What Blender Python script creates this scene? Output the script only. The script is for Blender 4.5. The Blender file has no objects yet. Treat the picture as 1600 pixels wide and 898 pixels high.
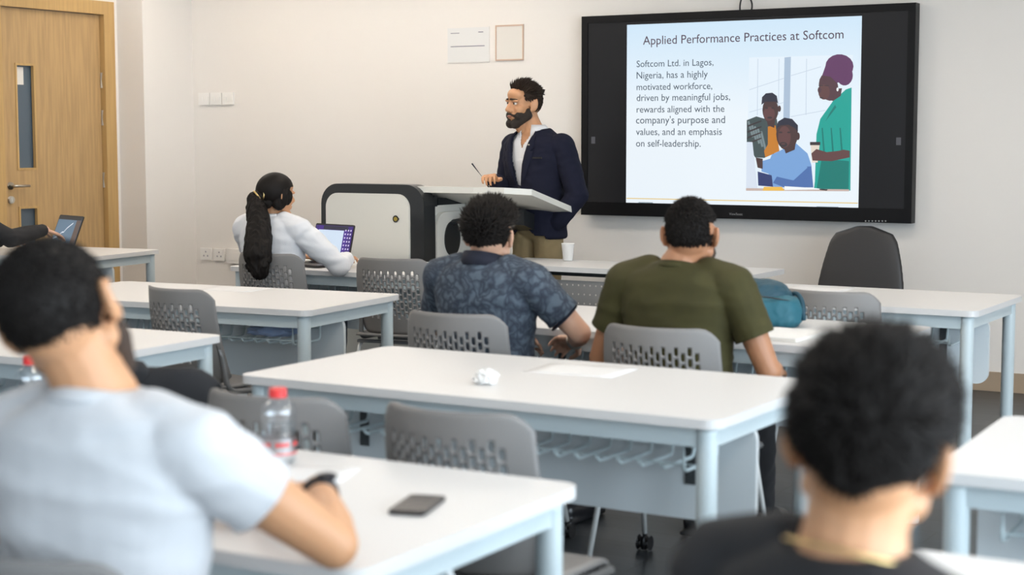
import bpy, bmesh, math, random
from mathutils import Vector, Matrix, noise
from mathutils.bvhtree import BVHTree
random.seed(7)
C = bpy.context.scene
COL = C.collection
PI = math.pi
V = Vector

# ------------------------------------------------------------------ camera, world, light, exposure
CAM_H = 1.47
cd = bpy.data.cameras.new('camera'); cam = bpy.data.objects.new('camera', cd); COL.objects.link(cam)
cam.location = (0, 0, CAM_H); cam.rotation_euler = (PI/2 - 0.0929, 0.0006, 0.5294)
cd.sensor_width = 36; cd.lens = 36*2547/1600; cd.clip_start = 0.05
cd.dof.use_dof = True; cd.dof.focus_distance = 9.3; cd.dof.aperture_fstop = 2.9; cd.dof.aperture_blades = 9
C.camera = cam
C.view_settings.view_transform = 'Standard'; C.view_settings.look = 'None'
C.view_settings.exposure = 0.1; C.view_settings.gamma = 1; C.view_settings.use_curve_mapping = False
w = bpy.data.worlds.new('daylight_sky'); C.world = w; w.use_nodes = True
w.node_tree.nodes['Background'].inputs[0].default_value = (.62, .80, 1, 1)
w.node_tree.nodes['Background'].inputs[1].default_value = 1.2
LAMP_COL = (1, .895, .78); LAMP_W = 17.5        # ceiling panels
DAY_COL = (.78, .90, 1); DAY_W = 200.0; BACK_W = 16.0; WASH_W = 27.0          # daylight through each window

def area(name, loc, rot, sx, sy, watt, col):
    l = bpy.data.lights.new(name, 'AREA'); l.shape = 'RECTANGLE'; l.size = sx; l.size_y = sy; l.energy = watt; l.color = col
    o = bpy.data.objects.new(name, l); COL.objects.link(o); o.location = loc; o.rotation_euler = rot
    return o

# ------------------------------------------------------------------ materials
def mat(name, col, rough=.5, metal=0, spec=.5, bump=0, bscale=60, var=0, vscale=8, sheen=0, stretch=(1, 1, 1), sub=0, col2=None):
    m = bpy.data.materials.new(name); m.use_nodes = True
    nt = m.node_tree; b = nt.nodes['Principled BSDF']
    b.inputs['Base Color'].default_value = (*col, 1); b.inputs['Roughness'].default_value = rough
    b.inputs['Metallic'].default_value = metal; b.inputs['Specular IOR Level'].default_value = spec
    if sheen: b.inputs['Sheen Weight'].default_value = sheen
    if sub:
        b.inputs['Subsurface Weight'].default_value = sub; b.inputs['Subsurface Radius'].default_value = (.012, .005, .003)
        b.inputs['Subsurface Scale'].default_value = 1
    if bump or var:
        tc = nt.nodes.new('ShaderNodeTexCoord'); mp = nt.nodes.new('ShaderNodeMapping')
        nt.links.new(tc.outputs['Object'], mp.inputs[0]); mp.inputs['Scale'].default_value = stretch
    if bump:
        n = nt.nodes.new('ShaderNodeTexNoise'); n.inputs['Scale'].default_value = bscale; n.inputs['Detail'].default_value = 3
        bp = nt.nodes.new('ShaderNodeBump'); bp.inputs['Strength'].default_value = bump; bp.inputs['Distance'].default_value = .01
        nt.links.new(mp.outputs[0], n.inputs['Vector']); nt.links.new(n.outputs[0], bp.inputs['Height']); nt.links.new(bp.outputs[0], b.inputs['Normal'])
    if var:
        n = nt.nodes.new('ShaderNodeTexNoise'); n.inputs['Scale'].default_value = vscale; n.inputs['Detail'].default_value = 4
        r = nt.nodes.new('ShaderNodeValToRGB')
        c2 = col2 or tuple(max(0, c*(1-var)) for c in col)
        r.color_ramp.elements[0].color = (*c2, 1); r.color_ramp.elements[1].color = (*col, 1)
        r.color_ramp.elements[0].position = .38; r.color_ramp.elements[1].position = .62
        nt.links.new(mp.outputs[0], n.inputs['Vector']); nt.links.new(n.outputs[0], r.inputs[0]); nt.links.new(r.outputs[0], b.inputs['Base Color'])
    return m
def emit(name, col, s=1):
    m = bpy.data.materials.new(name); m.use_nodes = True; nt = m.node_tree
    b = nt.nodes['Principled BSDF']; b.inputs['Base Color'].default_value = (.01, .01, .01, 1); b.inputs['Roughness'].default_value = .3
    b.inputs['Emission Color'].default_value = (*col, 1); b.inputs['Emission Strength'].default_value = s
    return m
def clear(name, tint, fac, rough=.05):
    """thin clear sheet or shell: mostly see-through with a glossy surface"""
    m = bpy.data.materials.new(name); m.use_nodes = True; nt = m.node_tree; nt.nodes.clear()
    o = nt.nodes.new('ShaderNodeOutputMaterial'); mx = nt.nodes.new('ShaderNodeMixShader'); t = nt.nodes.new('ShaderNodeBsdfTransparent')
    g = nt.nodes.new('ShaderNodeBsdfGlossy'); g.inputs['Roughness'].default_value = rough
    t.inputs[0].default_value = (*tint, 1); mx.inputs[0].default_value = fac
    nt.links.new(t.outputs[0], mx.inputs[1]); nt.links.new(g.outputs[0], mx.inputs[2]); nt.links.new(mx.outputs[0], o.inputs[0])
    return m
def srgb(r, g, b):
    f = lambda c: (c/255/12.92) if c/255 <= .04045 else ((c/255+.055)/1.055)**2.4
    return (f(r), f(g), f(b))

M = dict(
    wall=mat('painted_wall', (.80, .765, .725), .7, bump=.03, bscale=120),
    ceil=mat('white_ceiling', (.82, .81, .79), .8),
    top=mat('white_laminate', (.66, .655, .65), .40, spec=.4),
    steel=mat('pale_grey_steel', (.56, .64, .665), .35, spec=.5),
    panel=mat('grey_panel', (.72, .78, .81), .45),
    panel_edge=mat('pale_panel_edge', (.62, .65, .66), .4),
    bracket=mat('dark_bracket', (.07, .08, .085), .4, metal=.4),
    wire=mat('pale_wire', (.55, .64, .66), .35),
    plastic=mat('grey_chair_plastic', (.195, .186, .180), .48),
    rail=mat('grey_rail', (.19, .19, .19), .4, metal=.3),
    tube=mat('pale_tube', (.60, .61, .60), .25, spec=.6),
    chrome=mat('chrome_tube', (.75, .76, .77), .18, metal=1),
    caster=mat('black_caster', (.012, .012, .013), .4),
    black=mat('black_plastic', (.012, .012, .014), .3),
    bezel=mat('black_bezel', (.006, .006, .007), .4, spec=.2),
    skin_tan=mat('tan_skin', srgb(196, 146, 108), .5, sub=.12),
    skin_light=mat('light_skin', srgb(214, 170, 144), .5, sub=.12),
    skin_brown=mat('brown_skin', srgb(172, 122, 90), .5, sub=.12),
    hair=mat('black_hair', (.008, .006, .005), .6, spec=.18),
    hair_brown=mat('dark_brown_hair', (.022, .013, .008), .6, spec=.2),
    beard=mat('dark_beard', (.020, .013, .009), .7, bump=.6, bscale=300),
    stubble=mat('short_beard', (.05, .03, .02), .8, bump=.4, bscale=400),
    fade=mat('clipped_hair', (.10, .06, .042), .75, var=.5, vscale=220),
    navy=mat('navy_wool', srgb(25, 27, 43), .9, bump=.15, bscale=400, spec=.2),
    white_cloth=mat('white_cotton', (.70, .71, .74), .8, bump=.08, bscale=200),
    tee=mat('white_jersey', (.56, .57, .59), .85, bump=.05, bscale=250),
    khaki=mat('khaki_twill', srgb(140, 122, 88), .8, bump=.1, bscale=300),
    olive=mat('olive_jersey', srgb(58, 54, 18), .85, bump=.06, bscale=250, var=.12, vscale=14),
    blackcloth=mat('black_cloth', (.012, .012, .014), .85, bump=.1, bscale=200),
    denim=mat('dark_denim', (.02, .025, .04), .8, bump=.1, bscale=300),
    wood=mat('oak_veneer', srgb(190, 156, 108), .45, var=.18, vscale=5, stretch=(9, 9, .55)),
    wood_frame=mat('oak_frame', srgb(196, 160, 104), .45, var=.12, vscale=5, stretch=(9, 9, .5)),
    podium=mat('podium_white', (.66, .65, .60), .35),
    podium_dark=mat('podium_charcoal', (.018, .020, .022), .28),
    paper=mat('white_paper', (.74, .74, .73), .7),
    paper_warm=mat('cream_paper', (.74, .71, .66), .7),
    ink=mat('grey_ink', (.25, .25, .30), .8),
    teal=mat('teal_nylon', srgb(20, 88, 104), .6, bump=.12, bscale=60),
    teal_dark=mat('dark_teal_nylon', srgb(18, 64, 80), .6, bump=.12, bscale=60),
    brass=mat('brass', (.55, .42, .10), .3, metal=1),
    nickel=mat('brushed_nickel', (.62, .58, .52), .3, metal=1),
    red=mat('red_cap', (.72, .04, .04), .4),
    pvc=mat('white_switch_plastic', (.84, .82, .79), .35),
    phone=mat('black_glass', (.008, .009, .014), .16, spec=.25),
    leather=mat('black_vinyl', (.022, .021, .022), .42, bump=.06, bscale=150),
    tile=mat('beige_skirting_tile', srgb(172, 152, 130), .4),
    steel2=mat('grey_metal_panel', (.42, .41, .40), .4, metal=.3),
    gold=mat('gold_metal', (.75, .55, .25), .3, metal=1),
    blue_film=mat('blue_plastic_film', srgb(150, 170, 205), .3),
    eye=mat('eye_white', (.7, .68, .65), .3), iris=mat('dark_iris', (.02, .012, .008), .2), lip=mat('lip', srgb(150, 88, 74), .5),
)
def floral():
    m = bpy.data.materials.new('leaf_print_cloth'); m.use_nodes = True; nt = m.node_tree; b = nt.nodes['Principled BSDF']
    b.inputs['Roughness'].default_value = .85
    tc = nt.nodes.new('ShaderNodeTexCoord'); mp = nt.nodes.new('ShaderNodeMapping'); nt.links.new(tc.outputs['Object'], mp.inputs[0])
    d = nt.nodes.new('ShaderNodeTexNoise'); d.inputs['Scale'].default_value = 13; d.inputs['Detail'].default_value = 2
    mx = nt.nodes.new('ShaderNodeMixRGB'); mx.inputs[0].default_value = .16
    nt.links.new(mp.outputs[0], d.inputs['Vector']); nt.links.new(mp.outputs[0], mx.inputs[1]); nt.links.new(d.outputs['Color'], mx.inputs[2])
    n = nt.nodes.new('ShaderNodeTexVoronoi'); n.feature = 'DISTANCE_TO_EDGE'; n.inputs['Scale'].default_value = 26
    nt.links.new(mx.outputs[0], n.inputs['Vector'])
    n2 = nt.nodes.new('ShaderNodeTexNoise'); n2.inputs['Scale'].default_value = 26; nt.links.new(mx.outputs[0], n2.inputs['Vector'])
    ad = nt.nodes.new('ShaderNodeMath'); ad.operation = 'MULTIPLY'; nt.links.new(n.outputs['Distance'], ad.inputs[0]); nt.links.new(n2.outputs[0], ad.inputs[1])
    r = nt.nodes.new('ShaderNodeValToRGB'); nt.links.new(ad.outputs[0], r.inputs[0])
    e = r.color_ramp.elements; e[0].position = .0; e[0].color = (*srgb(44, 52, 66), 1); e[1].position = .16; e[1].color = (*srgb(82, 94, 106), 1)
    nt.links.new(r.outputs[0], b.inputs['Base Color'])
    return m
M['floral'] = floral()
def floor_mat():
    m = bpy.data.materials.new('grey_plank_vinyl'); m.use_nodes = True; nt = m.node_tree; b = nt.nodes['Principled BSDF']
    tc = nt.nodes.new('ShaderNodeTexCoord'); mp = nt.nodes.new('ShaderNodeMapping'); nt.links.new(tc.outputs['Object'], mp.inputs[0])
    br = nt.nodes.new('ShaderNodeTexBrick'); br.inputs['Scale'].default_value = 1; br.inputs['Brick Width'].default_value = 1.2; br.inputs['Row Height'].default_value = .18
    br.inputs['Mortar Size'].default_value = .003; br.offset = .37
    br.inputs['Color1'].default_value = (.024, .028, .032, 1); br.inputs['Color2'].default_value = (.040, .045, .050, 1); br.inputs['Mortar'].default_value = (.015, .015, .015, 1)
    nt.links.new(mp.outputs[0], br.inputs['Vector'])
    n = nt.nodes.new('ShaderNodeTexNoise'); mp2 = nt.nodes.new('ShaderNodeMapping'); mp2.inputs['Scale'].default_value = (1.5, 22, 1)
    nt.links.new(tc.outputs['Object'], mp2.inputs[0]); nt.links.new(mp2.outputs[0], n.inputs['Vector']); n.inputs['Scale'].default_value = 3
    mx = nt.nodes.new('ShaderNodeMixRGB'); mx.blend_type = 'OVERLAY'; mx.inputs[0].default_value = .5
    nt.links.new(br.outputs['Color'], mx.inputs[1]); nt.links.new(n.outputs[0], mx.inputs[2]); nt.links.new(mx.outputs[0], b.inputs['Base Color'])
    b.inputs['Roughness'].default_value = .32; b.inputs['Specular IOR Level'].default_value = .35
    return m
M['floor'] = floor_mat()

# ------------------------------------------------------------------ mesh helpers
def link(name, me, m=None, parent=None, smooth=False):
    o = bpy.data.objects.new(name, me); COL.objects.link(o)
    if m is not None:
        for x in (m if isinstance(m, (list, tuple)) else [m]): me.materials.append(x)
    if parent is not None: o.parent = parent
    if smooth:
        for p in me.polygons: p.use_smooth = True
    return o
def obj(name, bm, m=None, parent=None, smooth=False):
    me = bpy.data.meshes.new(name); bmesh.ops.recalc_face_normals(bm, faces=bm.faces); bm.to_mesh(me); bm.free()
    return link(name, me, m, parent, smooth)
def thing(name, label, cat, loc=(0, 0, 0), rz=0, group=None):
    o = bpy.data.objects.new(name, None); COL.objects.link(o); o.empty_display_size = .1
    o.location = loc; o.rotation_euler = (0, 0, rz); tag(o, label, cat, group)
    return o
def tag(o, label, cat, group=None):
    o['label'] = label; o['category'] = cat
    if group: o['group'] = group
    return o
def struct(o):
    o['kind'] = 'structure'; return o
def dup(root, loc, rz, label=None, group=None):
    r = root.copy(); COL.objects.link(r); r.location = loc; r.rotation_euler = (0, 0, rz)
    if label: r['label'] = label
    if group: r['group'] = group
    for ch in list(root.children):
        c = ch.copy(); COL.objects.link(c); c.parent = r
        for g in ch.children:
            d = g.copy(); COL.objects.link(d); d.parent = c
    return r
def NB(): return bmesh.new()
def box(bm, x0, x1, y0, y1, z0, z1, mi=0):
    v = [bm.verts.new(p) for p in [(x0,y0,z0),(x1,y0,z0),(x1,y1,z0),(x0,y1,z0),(x0,y0,z1),(x1,y0,z1),(x1,y1,z1),(x0,y1,z1)]]
    for f in ((0,3,2,1),(4,5,6,7),(0,1,5,4),(1,2,6,5),(2,3,7,6),(3,0,4,7)):
        fc = bm.faces.new([v[i] for i in f]); fc.material_index = mi
    return bm
def bevel(bm, w=.004, seg=2, ang=.6):
    es = [e for e in bm.edges if len(e.link_faces) == 2 and e.calc_face_angle(0) > ang]
    bmesh.ops.bevel(bm, geom=es, offset=w, segments=seg, profile=.6, affect='EDGES', clamp_overlap=True); return bm
def frame_of(d):
    d = V(d).normalized(); a = V((0, 0, 1)) if abs(d.z) < .9 else V((1, 0, 0))
    x = d.cross(a).normalized(); return x, x.cross(d).normalized(), d
def tube(bm, pts, r, n=8, cap=True):
    pts = [V(p) for p in pts]; rings = []; rs = r if isinstance(r, (list, tuple)) else [r]*len(pts)
    for i, p in enumerate(pts):
        d = (pts[min(i+1, len(pts)-1)] - pts[max(i-1, 0)])
        if i == 0: x, y, _ = frame_of(d)
        else:
            dn = d.normalized(); x = (x - dn*x.dot(dn)).normalized(); y = dn.cross(x)
        rings.append([bm.verts.new(p + (x*math.cos(2*PI*k/n) + y*math.sin(2*PI*k/n))*rs[i]) for k in range(n)])
    for a, b in zip(rings, rings[1:]):
        for k in range(n): bm.faces.new((a[k], a[(k+1) % n], b[(k+1) % n], b[k]))
    if cap: bm.faces.new(rings[0][::-1]); bm.faces.new(rings[-1])
    return bm
def bend(pts, r=.03, n=5):
    """round the inner corners of a polyline"""
    pts = [V(p) for p in pts]; out = [pts[0]]
    for a, b, c in zip(pts, pts[1:], pts[2:]):
        d1 = (a-b); d2 = (c-b); rr = min(r, d1.length*.45, d2.length*.45); p = b + d1.normalized()*rr; q = b + d2.normalized()*rr
        for k in range(n+1):
            t = k/n; out.append(p*(1-t)**2 + b*2*t*(1-t) + q*t*t)
    out.append(pts[-1]); return out
def lathe(bm, prof, c=(0, 0, 0), n=24, mi=0):
    rings = [[bm.verts.new((c[0]+r*math.cos(2*PI*k/n), c[1]+r*math.sin(2*PI*k/n), c[2]+z)) for k in range(n)] for r, z in prof]
    for a, b in zip(rings, rings[1:]):
        for k in range(n): f = bm.faces.new((a[k], a[(k+1) % n], b[(k+1) % n], b[k])); f.material_index = mi
    return rings
def rrect(w, h, r, n=5):
    """closed outline of a rounded rectangle about the origin"""
    out = []
    for cx, cy, a0 in ((w/2-r, h/2-r, 0), (-w/2+r, h/2-r, PI/2), (-w/2+r, -h/2+r, PI), (w/2-r, -h/2+r, 3*PI/2)):
        for k in range(n+1): a = a0 + PI/2*k/n; out.append((cx+r*math.cos(a), cy+r*math.sin(a)))
    return out
def prism(bm, outline, f0, f1, mi=0, side=0):
    """outline: list of 2D points; f0,f1 map a 2D point to the two 3D faces"""
    a = [bm.verts.new(f0(*p)) for p in outline]; b = [bm.verts.new(f1(*p)) for p in outline]; n = len(a)
    f = bm.faces.new(a[::-1]); f.material_index = mi; f = bm.faces.new(b); f.material_index = mi
    for i in range(n): f = bm.faces.new((a[i], a[(i+1) % n], b[(i+1) % n], b[i])); f.material_index = side
    return bm
def evaluated(o, name):
    dg = bpy.context.evaluated_depsgraph_get(); dg.update()
    me = bpy.data.meshes.new_from_object(o.evaluated_get(dg)); me.name = name; return me
def solid(o, t, off=-1):
    md = o.modifiers.new('s', 'SOLIDIFY'); md.thickness = t; md.offset = off; return o
def text_mesh(s, name, m, parent, x0, x1, z, y, cap=None, lift=0):
    """flat lettering on a plane of constant y facing -y, from x0 to x1, baseline z"""
    cu = bpy.data.curves.new(name, 'FONT'); cu.body = s; cu.resolution_u = 3
    t = bpy.data.objects.new(name, cu); COL.objects.link(t)
    me = evaluated(t, name); bpy.data.objects.remove(t); bpy.data.curves.remove(cu)
    xs = [v.co.x for v in me.vertices]; sx = (x1-x0)/(max(xs)-min(xs)); mn = min(xs); sz = cap if cap else sx
    for v in me.vertices: v.co = V((x0+(v.co.x-mn)*sx, y-lift, z+v.co.y*sz))
    return link(name, me, m, parent)

# ------------------------------------------------------------------ soft bodies: overlapping blobs fused into one surface
def capsule(bm, p0, p1, r0, r1, n=14, flat=1, up=None):
    p0 = V(p0); p1 = V(p1); d = p1-p0; L = d.length
    x, y, dn = frame_of(d)
    if up is not None:
        y = (V(up) - dn*V(up).dot(dn)).normalized(); x = y.cross(dn)
    prof = [(-r0*math.cos(t), r0*math.sin(t)) for t in (.25, .6, 1.0, 1.35)] + [(L*k/4, r0+(r1-r0)*k/4) for k in range(5)] + [(L+r1*math.cos(t), r1*math.sin(t)) for t in (1.35, 1.0, .6, .25)]
    rings = [[bm.verts.new(p0 + dn*s + (x*math.cos(2*PI*k/n) + y*flat*math.sin(2*PI*k/n))*r) for k in range(n)] for s, r in prof]
    for a, b in zip(rings, rings[1:]):
        for k in range(n): bm.faces.new((a[k], a[(k+1) % n], b[(k+1) % n], b[k]))
    bm.faces.new(rings[0][::-1]); bm.faces.new(rings[-1])
def chain(bm, pts, rs, flat=1, up=None):
    for a, b, r0, r1 in zip(pts, pts[1:], rs, rs[1:]): capsule(bm, a, b, r0, r1, flat=flat, up=up)
def ell(bm, c, r, T=None, rot=None):
    mx = Matrix.Translation(V(c)) @ (rot.to_4x4() if rot else Matrix()) @ Matrix.Diagonal((*r, 1))
    bmesh.ops.create_uvsphere(bm, u_segments=20, v_segments=14, radius=1, matrix=mx)
def loft(bm, secs, n=28, power=2.3):
    """closed loft of super-elliptic horizontal rings: (x, y, z, rx, ry)"""
    rings = []
    for (x, y, z, rx, ry) in secs:
        rg = []
        for k in range(n):
            a = 2*PI*k/n; c = math.cos(a); s = math.sin(a)
            rg.append(bm.verts.new((x + rx*math.copysign(abs(c)**(2/power), c), y + ry*math.copysign(abs(s)**(2/power), s), z)))
        rings.append(rg)
    for a, b in zip(rings, rings[1:]):
        for k in range(n): bm.faces.new((a[k], a[(k+1) % n], b[(k+1) % n], b[k]))
    bm.faces.new(rings[0][::-1]); bm.faces.new(rings[-1])
def xform(bm, mx): bmesh.ops.transform(bm, matrix=mx, verts=bm.verts)
def fuse(name, bm, voxel=.005, smooth=5, m=None, parent=None, folds=0, fscale=(6, 6, 14), cut=None, thick=0, seed=0, planes=()):
    bmesh.ops.recalc_face_normals(bm, faces=bm.faces)
    me = bpy.data.meshes.new(name); bm.to_mesh(me); bm.free()
    t = bpy.data.objects.new(name, me); COL.objects.link(t)
    md = t.modifiers.new('r', 'REMESH'); md.mode = 'VOXEL'; md.voxel_size = voxel
    sm = t.modifiers.new('s', 'SMOOTH'); sm.factor = .5; sm.iterations = smooth
    out = evaluated(t, name); bpy.data.objects.remove(t); bpy.data.meshes.remove(me)
    if folds:
        nr = [v.normal.copy() for v in out.vertices]
        for v, n_ in zip(out.vertices, nr):
            q = V((v.co.x*fscale[0]+seed, v.co.y*fscale[1], v.co.z*fscale[2]))
            w_ = noise.noise(q + V((noise.noise(q*.6)*1.2, 0, 0))); w2 = noise.noise(q*2.3+V((9, 3, 1)))
            v.co += n_*folds*((1-abs(w_)*2.2) + .4*w2)
    if cut or thick or planes:
        b = bmesh.new(); b.from_mesh(out)
        for e, d_ in planes:                                  # clean straight hems
            def near(p):
                q = p-e; al = q.dot(d_); return -.04 < al < .17 and (q-d_*al).length < .088
            fs = [f for f in b.faces if near(f.calc_center_median())]
            es = {x for f in fs for x in f.edges}; vs = {x for f in fs for x in f.verts}
            bmesh.ops.bisect_plane(b, geom=list(vs)+list(es)+fs, plane_co=e, plane_no=d_, clear_outer=True)
        if cut: bmesh.ops.delete(b, geom=[f for f in b.faces if cut(f.calc_center_median())], context='FACES')
        b.to_mesh(out); b.free()
    o = link(name, out, m, parent, True)
    if thick: solid(o, thick, 1)
    return o

# ------------------------------------------------------------------ THE ROOM
WY = 9.45; WX = -8.56; RX = 2.4; BY = -2.6; CZ = 2.9; PX = -8.31; PY = 8.92
bm = NB(); box(bm, WX-.2, RX+.2, BY-.2, WY+.2, -.1, 0); struct(obj('floor', bm, M['floor']))
bm = NB(); box(bm, WX-.2, RX+.2, BY-.2, WY+.2, CZ, CZ+.1); struct(obj('ceiling', bm, M['ceil']))
bm = NB(); box(bm, WX-.2, RX+.2, WY, WY+.15, 0, CZ); struct(obj('wall_front', bm, M['wall']))
bwins = [(-6.4, -4.0), (-3.2, -.8)]                    # windows in the back wall
bm = NB(); xs_ = [WX-.2] + [x for w_ in bwins for x in w_] + [RX+.2]
for a, b in zip(xs_[0::2], xs_[1::2]): box(bm, a, b, BY-.15, BY, 0, CZ)
for a, b in bwins: box(bm, a, b, BY-.15, BY, 0, .85); box(bm, a, b, BY-.15, BY, 2.5, CZ)
struct(obj('wall_back', bm, M['wall']))
DY0, DY1, DH = 7.78, 8.80, 2.36                        # door opening
bm = NB(); box(bm, WX-.15, WX, BY, DY0, 0, CZ); box(bm, WX-.15, WX, DY1, WY, 0, CZ); box(bm, WX-.15, WX, DY0, DY1, DH, CZ); struct(obj('wall_left', bm, M['wall']))
bm = NB(); box(bm, WX, PX, PY, WY, 0, CZ); bevel(bm, .004, 1); struct(obj('wall_pilaster', bm, M['wall']))
wins = [(-1.9, .1), (.7, 2.7), (3.3, 5.3)]             # windows in the right wall
bm = NB(); ys = [BY] + [y for w_ in wins for y in w_] + [WY]
for a, b in zip(ys[0::2], ys[1::2]): box(bm, RX, RX+.15, a, b, 0, CZ)
for a, b in wins: box(bm, RX, RX+.15, a, b, 0, .15); box(bm, RX, RX+.15, a, b, 2.5, CZ)
struct(obj('wall_right', bm, M['wall']))
M['pane'] = clear('window_pane', (1, 1, 1), .05)
for i, (a, b) in enumerate(wins):
    bm = NB(); box(bm, RX+.05, RX+.1, a, a+.05, .15, 2.5); box(bm, RX+.05, RX+.1, b-.05, b, .15, 2.5); box(bm, RX+.05, RX+.1, a+.05, b-.05, .15, .2); box(bm, RX+.05, RX+.1, a+.05, b-.05, 2.45, 2.5); box(bm, RX+.05, RX+.1, (a+b)/2-.025, (a+b)/2+.025, .2, 2.45)
    f = struct(obj('window_%d' % (i+1), bm, M['pvc']))
    bm = NB(); box(bm, RX+.073, RX+.077, a+.05, b-.05, .2, 2.45); obj('pane', bm, M['pane'], f)
    area('window_daylight', (RX+.35, (a+b)/2, 1.35), (0, PI/2, 0), 2.4, 2.0, DAY_W, DAY_COL)
for i, (a, b) in enumerate(bwins):
    bm = NB(); y0 = BY-.1; y1 = BY-.05
    for q in ((a, a+.05, .85, 2.5), (b-.05, b, .85, 2.5), (a+.05, b-.05, .85, .9), (a+.05, b-.05, 2.45, 2.5), ((a+b)/2-.025, (a+b)/2+.025, .9, 2.45)): box(bm, q[0], q[1], y0, y1, q[2], q[3])
    f = struct(obj('window_%d' % (i+4), bm, M['pvc']))
    bm = NB(); box(bm, a+.05, b-.05, BY-.077, BY-.073, .9, 2.45); obj('pane', bm, M['pane'], f)
    area('window_daylight', ((a+b)/2, BY-.35, 1.75), (PI/2, 0, 0), 2.4, 1.7, BACK_W, DAY_COL)
bm = NB(); box(bm, PX+.001, RX, WY-.012, WY, 0, .112); bevel(bm, .003, 1); struct(obj('baseboard_front', bm, M['tile']))
bm = NB(); box(bm, PX, PX+.012, PY, WY-.013, 0, .112); box(bm, WX+.001, PX+.012, PY-.012, PY, 0, .112); struct(obj('baseboard_pilaster', bm, M['tile']))
M['lampface'] = emit('lamp_diffuser', LAMP_COL, LAMP_W)
first = None
for x in (-6.9, -4.6, -2.3, 0.2):
    for y in (3.0, 5.2, 7.4):
        if first is None:
            first = thing('ceiling_light', 'square recessed ceiling light panel', 'light', (x, y, CZ), 0, 'ceiling light panels')
            bm = NB()
            for a in ((-.3, .3, -.3, -.27), (-.3, .3, .27, .3), (-.3, -.27, -.27, .27), (.27, .3, -.27, .27)): box(bm, *a, -.015, -.001)
            obj('frame', bm, M['pvc'], first); bm = NB(); box(bm, -.27, .27, -.27, .27, -.012, -.003); obj('diffuser', bm, M['lampface'], first)
        else: dup(first, (x, y, CZ), 0)

M['washface'] = emit('wall_washer_diffuser', LAMP_COL, WASH_W)
for i, x in enumerate((-7.45, -5.75)):
    t = thing('linear_light', 'long linear ceiling light washing the front wall', 'light', (x, 8.55, CZ), 0, 'linear ceiling lights by the front wall')
    bm = NB(); box(bm, -.78, .78, -.06, .06, -.03, -.001); obj('housing', bm, M['pvc'], t); bm = NB(); box(bm, -.75, .75, -.045, .045, -.036, -.0301); obj('diffuser', bm, M['washface'], t)

# door: oak leaf with two narrow panes, in an oak frame
fr = NB()
for y0, y1, z0, z1 in ((DY1-.03, DY1+.075, 0, DH+.075), (DY0-.075, DY0+.03, 0, DH+.075), (DY0+.03, DY1-.03, DH-.02, DH+.075)): box(fr, WX-.1, WX+.02, y0, y1, z0, z1)
bevel(fr, .004, 1); struct(obj('trim_1', fr, M['wood_frame']))
door = NB(); LY0, LY1, LZ = DY0+.034, DY1-.036, DH-.024
PY0, PY1 = 7.955, 8.135
X0, X1 = WX-.07, WX-.022
for y0, y1, z0, z1 in ((LY0, PY0, .01, LZ), (PY1, LY1, .01, LZ), (PY0, PY1, .01, .36), (PY0, PY1, .985, 1.235), (PY0, PY1, 1.965, LZ)): box(door, X0, X1, y0, y1, z0, z1)
bmesh.ops.remove_doubles(door, verts=door.verts, dist=1e-5)
door = struct(obj('door_1', door, M['wood']))
M['darkpane'] = mat('dim_corridor_glass', srgb(84, 98, 110), .12)
for z0, z1 in ((.36, .985), (1.235, 1.965)):
    b = NB()
    for y0, y1, a, c in ((PY0, PY0+.015, z0, z1), (PY1-.015, PY1, z0, z1), (PY0+.015, PY1-.015, z0, z0+.015), (PY0+.015, PY1-.015, z1-.015, z1)): box(b, X1-.02, X1+.006, y0, y1, a, c)
    obj('pane_bead', b, M['wood_frame'], door)
    b = NB(); box(b, X0+.01, X0+.02, PY0, PY1, z0, z1); obj('glass_pane', b, M['darkpane'], door)
b = NB(); box(b, X0+.021, X0+.023, PY0+.02, PY0+.10, 1.82, 1.94); obj('notice', b, M['paper_warm'], door)
for z in (.35, 1.15, 1.60, 1.87):
    b = NB(); tube(b, [(X1+.008, LY1+.002, z-.055), (X1+.008, LY1+.002, z+.055)], .009, 8); obj('hinge', b, M['nickel'], door)
b = NB(); tube(b, [(X1, 7.885, 1.13), (X1+.012, 7.885, 1.13)], .026, 14); tube(b, bend([(X1+.01, 7.885, 1.13), (X1+.055, 7.885, 1.13), (X1+.055, 8.01, 1.128)], .02), .010, 10); obj('door_handle', b, M['nickel'], door, True)
b = NB(); tube(b, [(X1, 7.885, 1.035), (X1+.016, 7.885, 1.035)], .026, 14); box(b, X1+.016, X1+.03, 7.882, 7.888, 1.02, 1.05); obj('thumb_turn', b, M['nickel'], door)

# switches and sockets on the front wall
def plate(x0, x1, z0, z1, name, label, group, kind):
    t = thing(name, label, 'switch' if kind == 'switch' else 'socket', ((x0+x1)/2, WY, (z0+z1)/2), 0, group); ww = (x1-x0)/2; hh = (z1-z0)/2
    b = NB(); box(b, -ww, ww, -.014, -.0005, -hh, hh); bevel(b, .004, 2); obj('faceplate', b, M['pvc'], t)
    if kind == 'switch':
        for s in (-.5, .5): b = NB(); box(b, s*ww-.016, s*ww+.016, -.019, -.0135, -hh*.45, hh*.35); bevel(b, .002, 1); obj('rocker', b, M['pvc'], t)
    elif kind == 'socket':
        b = NB()
        for sx, sz in ((0, .018), (-.018, -.012), (.018, -.012)): box(b, sx-.004, sx+.004, -.0152, -.0138, sz-.006, sz+.006)
        obj('pin_slot', b, M['ink'], t)
        b = NB(); box(b, .022, .030, -.017, -.0135, .018, .030); obj('rocker', b, M['pvc'], t)
    return t
for i, (x, l) in enumerate(((-8.195, 'white wall switch plate nearest the corner pilaster'), (-8.08, 'white wall switch plate in the middle of the row of three'), (-7.965, 'white wall switch plate furthest from the pilaster'))):
    plate(x-.053, x+.053, 1.70, 1.79, 'switch_plate', l, 'row of three wall switches', 'switch')
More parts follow.
